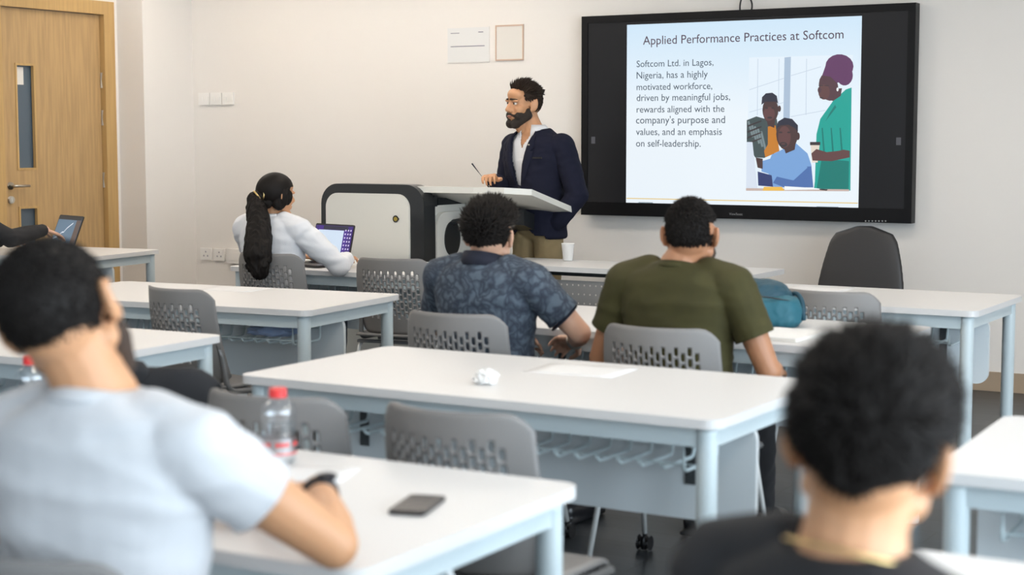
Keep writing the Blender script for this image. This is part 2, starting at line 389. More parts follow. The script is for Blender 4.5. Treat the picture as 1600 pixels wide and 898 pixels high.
plate(-8.255, -8.15, .535, .625, 'wall_socket', 'white wall socket nearest the corner pilaster', 'low wall sockets', 'socket')
plate(-8.125, -8.02, .535, .625, 'wall_socket', 'white wall socket between its neighbour and the small white box', 'low wall sockets', 'socket')
t = thing('outlet_box', 'small white surface box beside the seated woman\'s chair', 'box', (-7.90, WY, .575)); b = NB(); box(b, -.08, .08, -.035, -.001, -.055, .055); bevel(b, .005, 2); obj('housing', b, M['pvc'], t); b = NB(); box(b, -.05, .05, -.039, -.034, -.03, .03); bevel(b, .002, 1); obj('cover', b, M['pvc'], t)

# papers on the wall
def at_wall(x, y, Y=WY):
    yaw, pt = -.5294, .0929; fw = V((math.sin(yaw)*math.cos(pt), math.cos(yaw)*math.cos(pt), -math.sin(pt))); r = V((math.cos(yaw), -math.sin(yaw), 0)); u = r.cross(fw)
    d = fw + r*((x-800)/2547) - u*((y-449)/2547); k = Y/d.y; return d.x*k, CAM_H+d.z*k
a = thing('wall_notice', 'white paper notice with a thin printed line, left of the framed sheet', 'notice', (-5.87, WY, 2.08)); b = NB(); box(b, -.165, .165, -.003, -.0005, -.115, .115); obj('sheet', b, M['paper'], a)
b = NB(); box(b, -.14, .13, -.0042, -.0032, -.012, -.006); box(b, -.14, -.07, -.0042, -.0032, .078, .083); box(b, .08, .12, -.0042, -.0032, .08, .086); obj('print_line', b, M['ink'], a)
b = NB(); box(b, .166, .168, -.006, -.0005, -.12, .12); box(b, -.168, .168, -.006, -.0005, -.12, -.117); obj('sleeve_edge', b, M['pvc'], a)
a = thing('framed_sheet', 'small portrait sheet in a thin pinkish frame on the wall near the screen', 'poster', (-5.545, WY, 2.085))
b = NB()
for q in ((-.108, .108, -.118, -.108), (-.108, .108, .108, .118), (-.108, -.100, -.108, .108), (.100, .108, -.108, .108)): box(b, q[0], q[1], -.010, -.0005, q[2], q[3])
M['pinkwood'] = mat('pinkish_frame', srgb(206, 178, 158), .5); obj('frame', b, M['pinkwood'], a); b = NB(); box(b, -.0999, .0999, -.006, -.0005, -.1079, .1079); obj('sheet', b, M['paper_warm'], a)

# ------------------------------------------------------------------ the big display
TY = WY-.09
tl = at_wall(909.5, 26, TY); br_ = at_wall(1423, 349.5, TY); tr = at_wall(1433, 5, TY)
tx0, tx1, tz0, tz1 = tl[0], (br_[0]+tr[0])/2, br_[1], tl[1]
tv = thing('wall_display', 'large black interactive display on the front wall showing a slide', 'screen', ((tx0+tx1)/2, WY, tz0))
ox, oz = (tx0+tx1)/2, tz0
def tvp(x, y): q = at_wall(x, y, TY); return q[0]-ox, q[1]-oz
W2, H2 = (tx1-tx0)/2, tz1-tz0
FY = -.09                                                 # face of the display, in its own frame
b = NB(); box(b, -W2, W2, FY+.008, -.02, 0, H2); bevel(b, .008, 2); obj('housing', b, M['bezel'], tv)
BW = .045; BB = .085
b = NB()
for q in ((-W2, W2, 0, BB), (-W2, W2, H2-BW, H2), (-W2, -W2+BW, BB, H2-BW), (W2-BW, W2, BB, H2-BW)): box(b, q[0], q[1], FY-.006, FY+.010, q[2], q[3])
obj('bezel', b, M['bezel'], tv)
M['screen_dark'] = mat('dark_screen_glass', (.006, .006, .007), .3, spec=.25)
M['screen_dark'].node_tree.nodes['Principled BSDF'].inputs['Emission Color'].default_value = (*srgb(40, 40, 42), 1); M['screen_dark'].node_tree.nodes['Principled BSDF'].inputs['Emission Strength'].default_value = .35
b = NB(); box(b, -W2+BW, W2-BW, FY, FY+.007, BB, H2-BW); obj('screen', b, M['screen_dark'], tv)
def slide_mat():
    m = emit('lit_slide', srgb(232, 243, 252), .92); nt = m.node_tree; bs = nt.nodes['Principled BSDF']
    tc = nt.nodes.new('ShaderNodeTexCoord'); sp = nt.nodes.new('ShaderNodeSeparateXYZ'); r = nt.nodes.new('ShaderNodeValToRGB'); mr = nt.nodes.new('ShaderNodeMapRange')
    nt.links.new(tc.outputs['Generated'], sp.inputs[0]); nt.links.new(sp.outputs[2], mr.inputs[0]); nt.links.new(mr.outputs[0], r.inputs[0])
    e = r.color_ramp.elements; e[0].position = .5; e[0].color = (*srgb(236, 245, 252), 1); e[1].position = 1; e[1].color = (*srgb(206, 230, 248), 1)
    nt.links.new(r.outputs[0], bs.inputs['Emission Color']); return m
M['slide'] = slide_mat()
s0 = tvp(980, 39); s1 = tvp(1340, 327); s2 = tvp(1348, 25); sx1 = (s1[0]+s2[0])/2
b = NB(); box(b, s0[0], sx1, FY-.0012, FY-.0002, s1[1], s0[1]); slide = obj('slide', b, M['slide'], tv)
M['slide_ink'] = emit('slide_ink', srgb(62, 76, 92), .9); M['slide_title'] = emit('slide_title_ink', srgb(70, 44, 66), .9)
def line(s, name, xa, xb, ybase, m, k=1.0):
    p = tvp(xa, ybase); q = tvp(xb, ybase); text_mesh(s, name, m, tv, p[0], q[0], p[1], FY-.002, None)
line('Applied Performance Practices at Softcom', 'slide_title', 1005, 1318, 70, M['slide_title'])
for s, xa, xb, yb in (('Softcom Ltd. in Lagos,', 995, 1115, 105), ('Nigeria, has a highly', 995, 1106, 123), ('motivated workforce,', 995, 1113, 141), ('driven by meaningful jobs,', 995, 1141, 158), ('rewards aligned with the', 995, 1132, 176), ('company\'s purpose and', 994, 1133, 193), ('values, and an emphasis', 994, 1128, 211), ('on self-leadership.', 994, 1095, 229)):
    line(s, 'slide_text', xa, xb, yb, M['slide_ink'])
b = NB(); z = tvp(1000, 311)[1]; box(b, s0[0]+.003, sx1-.003, FY-.002, FY-.0012, z, z+.006); obj('slide_rule', b, emit('amber_rule', srgb(228, 200, 130), .95), tv)
M['slide_small'] = emit('slide_small_print', srgb(150, 165, 175), .9)
b = NB()
for xa, xb, y_ in ((998, 1020, 317), (1276, 1310, 324)): p = tvp(xa, y_); q = tvp(xb, y_); box(b, p[0], q[0], FY-.002, FY-.0012, p[1], p[1]+.006)
obj('slide_small_print', b, M['slide_small'], tv)
# picture on the slide: three colleagues at a laptop, flat shapes on the screen
PM = {k: emit('picture_'+k, srgb(*c), .95) for k, c in dict(sky=(226, 238, 248), pillar=(170, 190, 212), line=(196, 210, 226), teal=(22, 160, 148), tealdark=(14, 120, 112), skin=(98, 66, 66), skin2=(74, 54, 54), skin3=(84, 58, 66), hairp=(96, 54, 96), hair2=(44, 46, 62), plaid=(66, 80, 82), plaid2=(120, 136, 140), orange=(196, 124, 40), blue=(120, 162, 214), blue2=(78, 112, 172), laptop=(214, 224, 238), table=(196, 176, 168), yellow=(236, 186, 80), white=(240, 246, 250), cup=(226, 214, 200), dark=(58, 50, 54), navy=(48, 60, 110)).items()}
pk = list(PM); pic = NB(); lay = [0]
def poly(k, pts, closed=True):
    lay[0] += 1; y = FY-.0016-lay[0]*.00004
    f = pic.faces.new([pic.verts.new((tvp(*p)[0], y, tvp(*p)[1])) for p in pts]); f.material_index = pk.index(k)
def disc(k, cx, cy, rx, ry, n=18, rot=0):
    poly(k, [(cx+rx*math.cos(2*PI*i/n)*math.cos(rot)-ry*math.sin(2*PI*i/n)*math.sin(rot), cy+rx*math.cos(2*PI*i/n)*math.sin(rot)+ry*math.sin(2*PI*i/n)*math.cos(rot)) for i in range(n)])
poly('sky', [(1171, 90), (1333, 86), (1327, 299), (1166, 297)])
poly('pillar', [(1226, 90), (1236, 89), (1234, 190), (1224, 190)])
for a_, b_ in (((1171, 140), (1225, 122)), ((1236, 118), (1283, 104)), ((1236, 182), (1290, 172)), ((1171, 175), (1224, 160))): poly('line', [a_, b_, (b_[0], b_[1]+1), (a_[0], a_[1]+1)])
for x_ in (1184, 1217, 1260): poly('line', [(x_, 92), (x_+1, 92), (x_, 180), (x_-1, 180)])
poly('plaid', [(1167, 188), (1182, 182), (1196, 186), (1214, 186), (1216, 200), (1210, 240), (1194, 247), (1180, 246), (1167, 222)])
for i in range(5): poly('plaid2', [(1168+i*5, 190+i*4), (1171+i*5, 189+i*4), (1178+i*5, 214+i*5), (1175+i*5, 215+i*5)])
for i in range(4): poly('dark', [(1168, 196+i*9), (1190, 188+i*9), (1190, 190+i*9), (1168, 199+i*9)])
poly('orange', [(1200, 198), (1212, 196), (1218, 236), (1196, 246), (1194, 236), (1200, 226)])
poly('skin2', [(1197, 182), (1212, 182), (1210, 200), (1200, 196)]); disc('skin2', 1204, 172, 12.5, 20); disc('skin', 1202, 178, 9, 11)
poly('hair2', [(1190, 164), (1191, 152), (1197, 146), (1207, 145), (1214, 150), (1216, 162), (1212, 159), (1196, 159)]); disc('skin2', 1218, 170, 2.5, 5)
for x_ in (1198, 1208): disc('dark', x_, 169, 2.4, 1.2)
disc('dark', 1203, 184, 4, 1.6)
poly('blue', [(1226, 232), (1244, 224), (1262, 240), (1268, 258), (1270, 293), (1208, 293), (1198, 262), (1206, 242)])
poly('blue2', [(1240, 262), (1268, 260), (1271, 293), (1226, 293), (1208, 286), (1214, 276)])
poly('navy', [(1184, 268), (1206, 274), (1208, 292), (1185, 290)])
poly('skin2', [(1222, 222), (1244, 220), (1242, 234), (1228, 240)]); disc('skin2', 1230, 210, 17, 25); disc('skin', 1226, 214, 10, 17); disc('skin2', 1247, 213, 3, 6)
poly('hair2', [(1213, 202), (1216, 190), (1226, 184), (1238, 186), (1247, 196), (1247, 206), (1242, 200), (1232, 195), (1220, 196)])
for x_ in (1220, 1233): disc('dark', x_, 207, 2.8, 1.3)
disc('dark', 1224, 226, 6.5, 4); disc('skin', 1224, 225, 3.4, 1.1)
poly('blue', [(1190, 252), (1204, 248), (1240, 262), (1252, 250), (1262, 262), (1240, 282), (1214, 276), (1190, 268)])
poly('skin2', [(1181, 246), (1192, 248), (1192, 264), (1184, 262)])
poly('laptop', [(1167, 222), (1176, 222), (1184, 296), (1166, 296)])
poly('tealdark', [(1276, 262), (1288, 240), (1327, 246), (1326, 298), (1272, 296)])
poly('teal', [(1302, 158), (1322, 140), (1331, 137), (1329, 298), (1273, 296), (1276, 210), (1282, 186)])
poly('tealdark', [(1296, 178), (1305, 164), (1307, 168), (1290, 190)]); poly('tealdark', [(1284, 248), (1327, 252), (1326, 298), (1276, 296)])
for x_ in (1284, 1298, 1312): poly('tealdark', [(x_, 200), (x_+2, 200), (x_+6, 246), (x_+3, 246)])
poly('skin3', [(1296, 140), (1316, 138), (1314, 150), (1302, 158), (1294, 156)]); disc('skin3', 1295, 136, 15, 22, rot=-.2); disc('skin', 1288, 144, 9, 12); disc('skin3', 1281, 141, 3, 5)
disc('hairp', 1312, 104, 22, 19); disc('hairp', 1320, 118, 13, 16); poly('hairp', [(1285, 118), (1290, 104), (1310, 100), (1318, 126), (1308, 130), (1298, 120)])
for x_ in (1283, 1292): disc('dark', x_, 134, 4, .7)
disc('white', 1309, 140, 1.6, 3); disc('dark', 1284, 153, 3, 1)
poly('cup', [(1267, 226), (1281, 226), (1278, 254), (1269, 254)]); poly('dark', [(1266, 222), (1282, 222), (1282, 227), (1266, 227)])
poly('skin', [(1268, 240), (1276, 233), (1292, 238), (1310, 236), (1328, 232), (1328, 246), (1300, 252), (1270, 251)])
poly('teal', [(1316, 224), (1329, 218), (1329, 236), (1318, 234)])
poly('table', [(1166, 294), (1327, 296), (1327, 299), (1166, 298)]); poly('yellow', [(1194, 292), (1222, 292), (1226, 298), (1192, 298)]); poly('white', [(1226, 291), (1274, 294), (1290, 296), (1226, 297)]); poly('dark', [(1280, 295), (1294, 296), (1292, 298), (1282, 297)])
me = bpy.data.meshes.new('slide_picture'); pic.to_mesh(me); pic.free(); link('slide_picture', me, [PM[k] for k in pk], tv)
M['logo'] = mat('grey_lettering', (.30, .30, .30), .4)
p = tvp(1140, 336); q = tvp(1161, 336); text_mesh('ViewSonic', 'bezel_lettering', M['logo'], tv, p[0], q[0], p[1], FY-.0075)
b = NB()
for i in range(7): p = tvp(1353+i*5.2, 345.5); box(b, p[0]-.004, p[0]+.004, FY-.0078, FY-.006, p[1]-.004, p[1]+.004)
obj('button', b, M['logo'], tv)
M['touch'] = emit('dim_touch_icon', srgb(78, 78, 84), .8)
for x_, y_ in ((927, 219), (1404, 221)):
    p = tvp(x_, y_); b = NB(); box(b, p[0]-.014, p[0]+.014, FY-.0012, FY-.0002, p[1]-.022, p[1]+.022); obj('touch_icon', b, M['touch'], tv)
for k, (xa, xb) in enumerate(((1161, 1157), (1168, 1172))):
    q0 = at_wall(xa, -60, WY-.03); q1 = at_wall(xb, 20, WY-.05)
    bm = NB(); tube(bm, bend([(q0[0], WY-.008, CZ-.005), (q0[0], WY-.02, q1[1]+.12), (q1[0]+(.012 if k else -.012), WY-.035, q1[1]+.05), (q1[0], WY-.05, q1[1]-.02)], .05), .0055, 8)
    tag(obj('display_cable', bm, M['black'], None, True), 'thin black cable above the display, %s of the pair' % ('right' if k else 'left'), 'cable', 'cables above the display')

# ------------------------------------------------------------------ desks
def top_mesh(w, d, z0, z1, r):
    b = NB(); prism(b, rrect(w, d, r, 6), lambda x, y: (x, y, z0), lambda x, y: (x, y, z1))
    return bevel(b, .009, 3, .9)
def make_desk(w, loc, rz, label):
    t = thing('classroom_desk', label, 'desk', loc, rz, 'white classroom desks'); d = .8
    obj('tabletop', top_mesh(w, d, .725, .75, .045), M['top'], t, False)
    b = NB(); i = .035
    for y in (-d/2+i, d/2-i-.02): box(b, -w/2+.07, w/2-.07, y, y+.02, .67, .724)
    for x in (-w/2+i, w/2-i-.02): box(b, x, x+.02, -d/2+.07, d/2-.07, .67, .724)
    obj('frame', b, M['steel'], t)
    for sx in (-1, 1):
        for sy in (-1, 1):
            x = sx*(w/2-.052); y = sy*(d/2-.052); b = NB()
            lathe(b, [(.0, 0), (.026, 0), (.028, .01), (.028, .70), (.028, .7245), (0, .7245)], (x, y, 0), 20)
            obj('leg', b, M['steel'], t, True)
    b = NB(); hz = (.40+.69)/2
    prism(b, rrect(w-.07, .29, .05, 6), lambda x, z: (x, -.06, hz+z), lambda x, z: (x, -.042, hz+z), 0, 1)
    p = obj('modesty_panel', b, [M['panel'], M['panel_edge']], t)
    for s in (-1, 1):
        b = NB(); x = s*(w/2-.23); box(b, x-.016, x+.016, -.066, -.0601, .50, .70); box(b, x-.016, x+.016, -.10, -.06, .70, .724)
        for z in (.53, .66): tube(b, [(x, -.067, z), (x, -.070, z)], .006, 8)
        obj('bracket', b, M['bracket'], p)
    for s in (-1, 1):
        b = NB(); cx = s*(w/2-.40); x0, x1 = cx-.26, cx+.26; y0, y1 = -.30, -.085; zb = .588
        for x in (x0, x1): tube(b, bend([(x, y0, .70), (x, y0, zb), (x, y1, zb), (x, y1, .70)], .02, 3), .0055, 6)
        for k in range(1, 8):
            x = x0+(x1-x0)*k/8; tube(b, bend([(x, y0-.0, zb+.018), (x, y0+.015, zb), (x, y1-.015, zb), (x, y1, zb+.05)], .01, 2), .0055, 6)
        for y, z in ((y0, zb+.018), (y1, zb+.05), ((y0+y1)/2, zb-.004)): tube(b, [(x0, y, z), (x1, y, z)], .0038, 5)
        obj('wire_basket', b, M['wire'], t)
    return t
R = math.radians
D4 = make_desk(1.58, (-2.395, 4.19, 0), R(-.6), 'white desk in the middle of the room with a crumpled tissue on it')
dup(D4, (-2.345, 2.55, 0), R(0), 'white desk in the foreground carrying a phone and the red-capped bottle')
dup(D4, (-2.51, 5.70, 0), R(-.4), 'white desk with the teal bag, in front of the olive-shirted man')
dup(D4, (-2.50, 7.11, 0), R(-.4), 'white desk by the front wall, before the black chair')
dup(D4, (-4.645, 4.12, 0), R(2), 'white desk whose end shows right of the white-T-shirted man\'s head, above the black jacket')
dup(D4, (-4.93, 5.68, 0), R(5), 'long white desk behind the empty chair, a crumpled blue film in its basket')
dup(D4, (-5.13, 7.39, 0), R(1), 'white desk where the woman with the ponytail works on a laptop')
dup(D4, (-.20, 3.87, 0), R(2), 'empty white desk cut by the right edge of the frame')
dup(D4, (-.19, 2.38, 0), R(1), 'white desk corner at the bottom right, in front of the black-shirted man')
make_desk(1.36, (-7.78, 7.33, 0), R(7), 'white desk before the wooden door with the dark laptop on it')

# ------------------------------------------------------------------ chairs with a perforated shell back
def chair_back():
    b = NB(); cw = .019; nc = 16; ph = .018; nh = 14
    us = [-.205, -.196, -.184, -.168] + [-.152+cw*k for k in range(nc+1)] + [.168, .184, .196, .205]
    vs = [.47, .49, .52, .55] + [.55+ph*k for k in range(1, nh+1)] + [.815, .83, .845, .86]
    c0 = 4; r0 = 3
    def P(u, v):
        t = (v-.47)/.39; au = abs(u)
        drop = .045*max(0, (au-.15)/.055)**2.2
        low = .03*max(0, (au-.15)/.055)**2.2
        z = .47+low*(1-t) + (.39-drop*t-low*(1-t)*0)*t
        y = -.19-(v-.47)*.25 + .098*(u/.205)**2 + .02*((v-.62)/.2)**2
        uu = u*(1+.03*math.sin(t*PI)) * (.93+.07*min(1, (1-t)*6) if False else 1)
        return (uu, y, z)
    vv = {}
    def vert(i, j):
        if (i, j) not in vv: vv[i, j] = b.verts.new(P(us[i], vs[j]))
        return vv[i, j]
    def cell(i, j):
        uc = (us[i]+us[i+1])/2; v0, v1 = vs[j], vs[j+2]; vm = vs[j+1]; hw = .0056; hh = .0135
        q = [b.verts.new(P(uc+dx, vm+dz)) for dx, dz in ((-hw, -hh*.62), (-hw, 0), (-hw, hh*.62), (-hw*.45, hh), (hw*.45, hh), (hw, hh*.62), (hw, 0), (hw, -hh*.62), (hw*.45, -hh), (-hw*.45, -hh))]
        A, B, Cc, D, E_, F_ = vert(i, j), vert(i, j+1), vert(i, j+2), vert(i+1, j+2), vert(i+1, j+1), vert(i+1, j)
        for f in ((A, B, q[1], q[0]), (B, Cc, q[2], q[1]), (Cc, D, q[5], q[4], q[3], q[2]), (D, E_, q[6], q[5]), (E_, F_, q[7], q[6]), (F_, A, q[0], q[9], q[8], q[7])): b.faces.new(f)
    done = set()
    for c in range(nc):
        s = c % 2
        for k in range(s, nh-1, 2): cell(c0+c, r0+k); done |= {(c0+c, r0+k), (c0+c, r0+k+1)}
    for i in range(len(us)-1):
        for j in range(len(vs)-1):
            if (i, j) not in done: b.faces.new((vert(i, j), vert(i+1, j), vert(i+1, j+1), vert(i, j+1)))
    return b
def chair_seat():
    b = NB(); n = 14; g = []
    for i in range(n+1):
        row = []
        for j in range(n+1):
            u = -1+2*i/n; v = -1+2*j/n; k = (1-.10*max(0, abs(v)-.6)/.4)
            x = .215*u*k; y = .215*v*(1-.06*max(0, abs(u)-.7)/.3)
            z = .468 - .012*(1-u*u)*(1-v*v) - .03*max(0, v-.55)**2/.2 + .02*max(0, -v-.6)
            row.append(b.verts.new((x, y, z)))
        g.append(row)
    for i in range(n):
        for j in range(n): b.faces.new((g[i][j], g[i+1][j], g[i+1][j+1], g[i][j+1]))
    return b
def make_chair(label, loc, rz):
    t = thing('classroom_chair', label, 'chair', loc, rz, 'grey chairs with slotted backs')
    o = obj('backrest', chair_back(), M['plastic'], t, True); solid(o, .007, 0)
    o = obj('seat', chair_seat(), M['plastic'], t, True); solid(o, .014)
    for s in (-1, 1):
        b = NB(); tube(b, bend([(s*.190, -.145, .66), (s*.203, -.120, .56), (s*.212, -.11, .44), (s*.215, .17, .43)], .05), .0125, 8); obj('side_frame', b, M['rail'], t, True)
    b = NB(); box(b, -.215, .215, -.15, -.12, .418, .432); box(b, -.215, .215, .10, .13, .405, .42); obj('seat_frame', b, M['rail'], t)
    for sx in (-1, 1):
        for sy in (-1, 1):
            b = NB(); f = V((sx*.235, sy*.215, .062)); tube(b, bend([(sx*.205, sy*.10, .425), (sx*.212, sy*.13, .40), tuple(f)], .03), .0095, 10); l = obj('leg', b, M['tube'], t, True)
            b = NB()
            for dx in (-.014, .014): tube(b, [(f.x+dx-.009, f.y, .027), (f.x+dx+.009, f.y, .027)], .027, 14)
            tube(b, [(f.x, f.y, .03), (f.x, f.y, .068)], .010, 8); obj('caster', b, M['caster'], l)
    return t
ch = make_chair('grey slotted chair under the man in the olive T-shirt', (-2.235, 4.94, 0), 0)
chairs = [
    ('grey slotted chair under the man in the leaf-print shirt', -3.03, 4.96, 0),
    ('grey slotted chair under the man in the white T-shirt', -1.84, 1.88, 0),
    ('grey slotted chair under the black-shirted man at the bottom right', -.57, 1.72, 0),
    ('empty grey slotted chair behind the red-capped bottle', -2.46, 3.23, 2),
    ('empty grey slotted chair right of the red-capped bottle, its seat showing past the desk end', -1.955, 3.27, -2),
    ('empty grey slotted chair with its seat pulled out, right of the white-T-shirted man\'s head', -4.47, 5.18, -9),
    ('empty grey slotted chair between the woman and the leaf-print shirt, at the laptop desk', -4.68, 6.93, 10),
    ('grey slotted chair under the woman with the ponytail', -5.42, 6.90, 4),
    ('grey slotted chair half hidden behind the teal bag', -2.17, 6.38, 0),
    ('grey chair with a black jacket over its back, beside the white-T-shirted man', -2.955, 3.34, 3),
    ('grey chair at the left frame edge under the person using the dark laptop', -8.0, 6.78, 0),
]
for l, x, y, a in chairs: dup(ch, (x, y, 0), R(a), l)

# black vinyl chair behind the front desk
t = thing('visitor_chair', 'black vinyl chair with a tall tapered back by the front wall', 'chair', (-2.96, 8.74, 0), PI)
b = NB(); secs = []
for k in range(13):
    q = k/12; z = .44+.515*q; wdt = .265*(1-.36*q**2.0)*(1 if q < .86 else math.sqrt(max(.02, 1-((q-.86)/.145)**2)) ); secs.append((0, -.22-.09*q, z, wdt, .034))
loft(b, secs, 26, 2.6); fuse('backrest', b, .008, 6, M['leather'], t)
b = NB(); loft(b, [(0, 0, .41, .20, .20), (0, 0, .425, .235, .235), (0, .01, .46, .24, .24), (0, .01, .48, .215, .215)], 26, 3.2); fuse('seat', b, .008, 6, M['leather'], t)
b = NB(); tube(b, [(0, 0, .08), (0, 0, .42)], .028, 12); obj('post', b, M['chrome'], t, True)
for k in range(4):
    a_ = PI/4+k*PI/2; b = NB(); tube(b, [(0, 0, .09), (.3*math.cos(a_), .3*math.sin(a_), .03)], [.022, .014], 8); l = obj('leg', b, M['chrome'], t, True)
    b = NB(); tube(b, [(.3*math.cos(a_), .3*math.sin(a_), 0), (.3*math.cos(a_), .3*math.sin(a_), .03)], .018, 10); obj('foot', b, M['caster'], l)

# front table with a perforated modesty panel
t = thing('folding_table', 'narrow white folding table with a perforated grey panel, paper cup on it', 'table', (-3.985, 8.11, 0), R(-.6))
obj('tabletop', top_mesh(1.62, .5, .722, .75, .012), M['top'], t)
b = NB(); cols, rows = 36, 6; pw, phh = 1.30/cols, .30/rows; g = {}
def pv(i, j):
    if (i, j) not in g: g[i, j] = b.verts.new((-.65+pw*i, -.17, .37+phh*j))
    return g[i, j]
for i in range(cols):
    for j in range(rows):
        cx, cz = -.65+pw*(i+.5), .37+phh*(j+.5)
        if 0 < j < rows: 
            q = [b.verts.new((cx+.0055*math.cos(PI/4*k+PI/8), -.17, cz+.0055*math.sin(PI/4*k+PI/8))) for k in range(8)]
            c_ = [pv(i+1, j+1), pv(i, j+1), pv(i, j), pv(i+1, j)]
            for k in range(4): b.faces.new((c_[k], c_[(k+1) % 4], q[(2*k+2) % 8], q[2*k+1])); b.faces.new((c_[k], q[2*k+1], q[2*k]))
        else: b.faces.new((pv(i, j), pv(i+1, j), pv(i+1, j+1), pv(i, j+1)))
o = obj('modesty_panel', b, M['steel2'], t); solid(o, .003)
for s in (-1, 1):
    b = NB(); x = s*.68
    tube(b, bend([(x, 0, .69), (x, 0, .05)], .02), .024, 12); box(b, x-.02, x+.02, -.24, .24, .03, .06); box(b, x-.025, x+.025, -.22, .22, .695, .7215); l = obj('leg', b, M['black'], t)
    for y in (-.21, .21): bb = NB(); tube(bb, [(x-.015, y, .0285), (x+.015, y, .0285)], .028, 12); obj('caster', bb, M['caster'], l)
b = NB(); box(b, -.66, .66, -.02, .02, .68, .715); obj('cross_beam', b, M['bracket'], t)

# ------------------------------------------------------------------ multimedia lectern
t = thing('multimedia_lectern', 'white and charcoal multimedia lectern with a rounded cabinet and sloping top', 'lectern', (-5.585, 7.9, 0))
CWd, CDp, CH = .74, .52, 1.165
b = NB(); prism(b, rrect(CWd, CH+.3, .13, 8), lambda x, z: (x, 0, max(.0, z+CH/2-.15)), lambda x, z: (x, CDp, max(.0, z+CH/2-.15)))
b.free()
def arch(w, h, r, n=8, r2=None):
    out = [(w/2, 0), (w/2, h-r)]
    for k in range(1, n+1): a_ = PI/2*k/n; out.append((w/2-r+r*math.cos(a_), h-r+r*math.sin(a_)))
    for k in range(0, n+1): a_ = PI/2+PI/2*k/n; out.append((-w/2+r+r*math.cos(a_), h-r+r*math.sin(a_)))
    out.append((-w/2, 0)); return out
b = NB(); prism(b, arch(.74, 1.185, .12), lambda x, z: (x*(1+.02*(1-z)), 0, z), lambda x, z: (x*(1+.02*(1-z)), .12, z)); bevel(b, .018, 3, .9); shell = obj('cabinet_shell', b, M['podium_dark'], t, False)
b = NB(); prism(b, arch(.60, 1.10, .085), lambda x, z: (x-.025, -.014, z+.03), lambda x, z: (x-.025, .01, z+.03)); bevel(b, .008, 2, .9); dr = obj('front_door', b, M['podium'], t)
b = NB(); tube(b, [(.185, -.020, .985), (.185, -.012, .985)], .021, 16); obj('lock', b, M['black'], dr, False)
b = NB(); tube(b, [(.187, -.024, .985), (.187, -.019, .985)], .013, 14); obj('lock_core', b, M['brass'], dr)
b = NB(); box(b, -.345, .345, .121, .55, 0, 1.06); bevel(b, .02, 2); obj('body', b, M['podium'], t)
b = NB(); prism(b, [(y+.335, z) for y, z in arch(.40, 1.02, .09)], lambda y, z: (.345, y, z), lambda y, z: (.375, y, z)); bevel(b, .008, 2, .9); sp = obj('side_panel', b, M['podium'], t)
b = NB(); n = 28; prism(b, [(.295+.085*math.cos(2*PI*k/n), .86+.105*math.sin(2*PI*k/n)) for k in range(n)], lambda y, z: (.374, y, z), lambda y, z: (.382, y, z)); obj('speaker_grille', b, M['podium_dark'], sp)
b = NB(); box(b, .20, .36, .125, .16, 1.055, 1.12); box(b, -.2, .34, .2, .55, 1.055, 1.10); obj('neck', b, M['podium_dark'], t)
# sloping top: from the near edge down towards the lecturer
def topz(y): return 1.175 - .27*max(0, y-.12)
b = NB(); out = [(-.30, .60), (-.33, .20), (-.28, .06), (-.10, .0), (.25, -.02), (.62, .0), (.80, .04), (.915, .16), (.95, .60), (.93, .66), (.80, .69), (-.2, .69)]
prism(b, [(x+.0, y) for x, y in out][::-1], lambda x, y: (x+.05, y+.06, topz(y)-.035), lambda x, y: (x+.05, y+.06, topz(y))); bevel(b, .012, 3, .5); obj('worktop', b, M['podium'], t)
b = NB(); prism(b, [(.36, .50), (.70, .50), (.70, .72), (.36, .72)][::-1], lambda x, y: (x+.08, y-.05, topz(y)-.13), lambda x, y: (x+.08, y-.05, topz(y)-.036)); obj('tray', b, M['podium_dark'], t)
b = NB(); tube(b, [(.36, .30, .95), (.72, .36, 1.05)], .02, 8); obj('bracket_arm', b, M['podium_dark'], t)

# ------------------------------------------------------------------ people
def head_mx(c, yaw=0, pitch=0, roll=0, s=1):
    return Matrix.Translation(V(c)) @ Matrix.Rotation(R(yaw), 4, 'Z') @ Matrix.Rotation(R(roll), 4, 'Y') @ Matrix.Rotation(R(pitch), 4, 'X') @ Matrix.Scale(s, 4)
def head_blob(H):
    """head facing +y, ears level with the origin"""
    b = NB()
    ell(b, (0, -.014, .034), (.074, .094, .084)); ell(b, (0, -.04, .005), (.066, .062, .07)); ell(b, (0, .03, -.03), (.060, .060, .085))
    for s in (-1, 1):
        capsule(b, (s*.055, -.005, -.05), (s*.018, .068, -.098), .020, .020)
        ell(b, (s*.038, .052, -.022), (.026, .030, .028)); ell(b, (s*.030, .078, .024), (.028, .014, .010)); ell(b, (s*.012, .096, -.030), (.010, .012, .009))
        e = Matrix.Rotation(s*.35, 3, 'Z')
        ell(b, (s*.081, -.012, .000), (.009, .022, .035), rot=e); ell(b, (s*.089, -.024, .008), (.007, .011, .029), rot=e); ell(b, (s*.077, .0, -.024), (.008, .010, .012))
    capsule(b, (0, .084, .018), (0, .108, -.024), .009, .013); ell(b, (0, .086, -.056), (.026, .012, .008)); ell(b, (0, .084, -.068), (.022, .012, .008)); ell(b, (0, .070, -.100), (.026, .022, .018))
    ell(b, (0, .05, .055), (.058, .042, .04))
    capsule(b, (0, .02, -.08), (0, .0, -.12), .045, .045)
    xform(b, H); return b
def merge(dst, src):
    me = bpy.data.meshes.new('tmp'); src.to_mesh(me); src.free(); dst.from_mesh(me); bpy.data.meshes.remove(me)
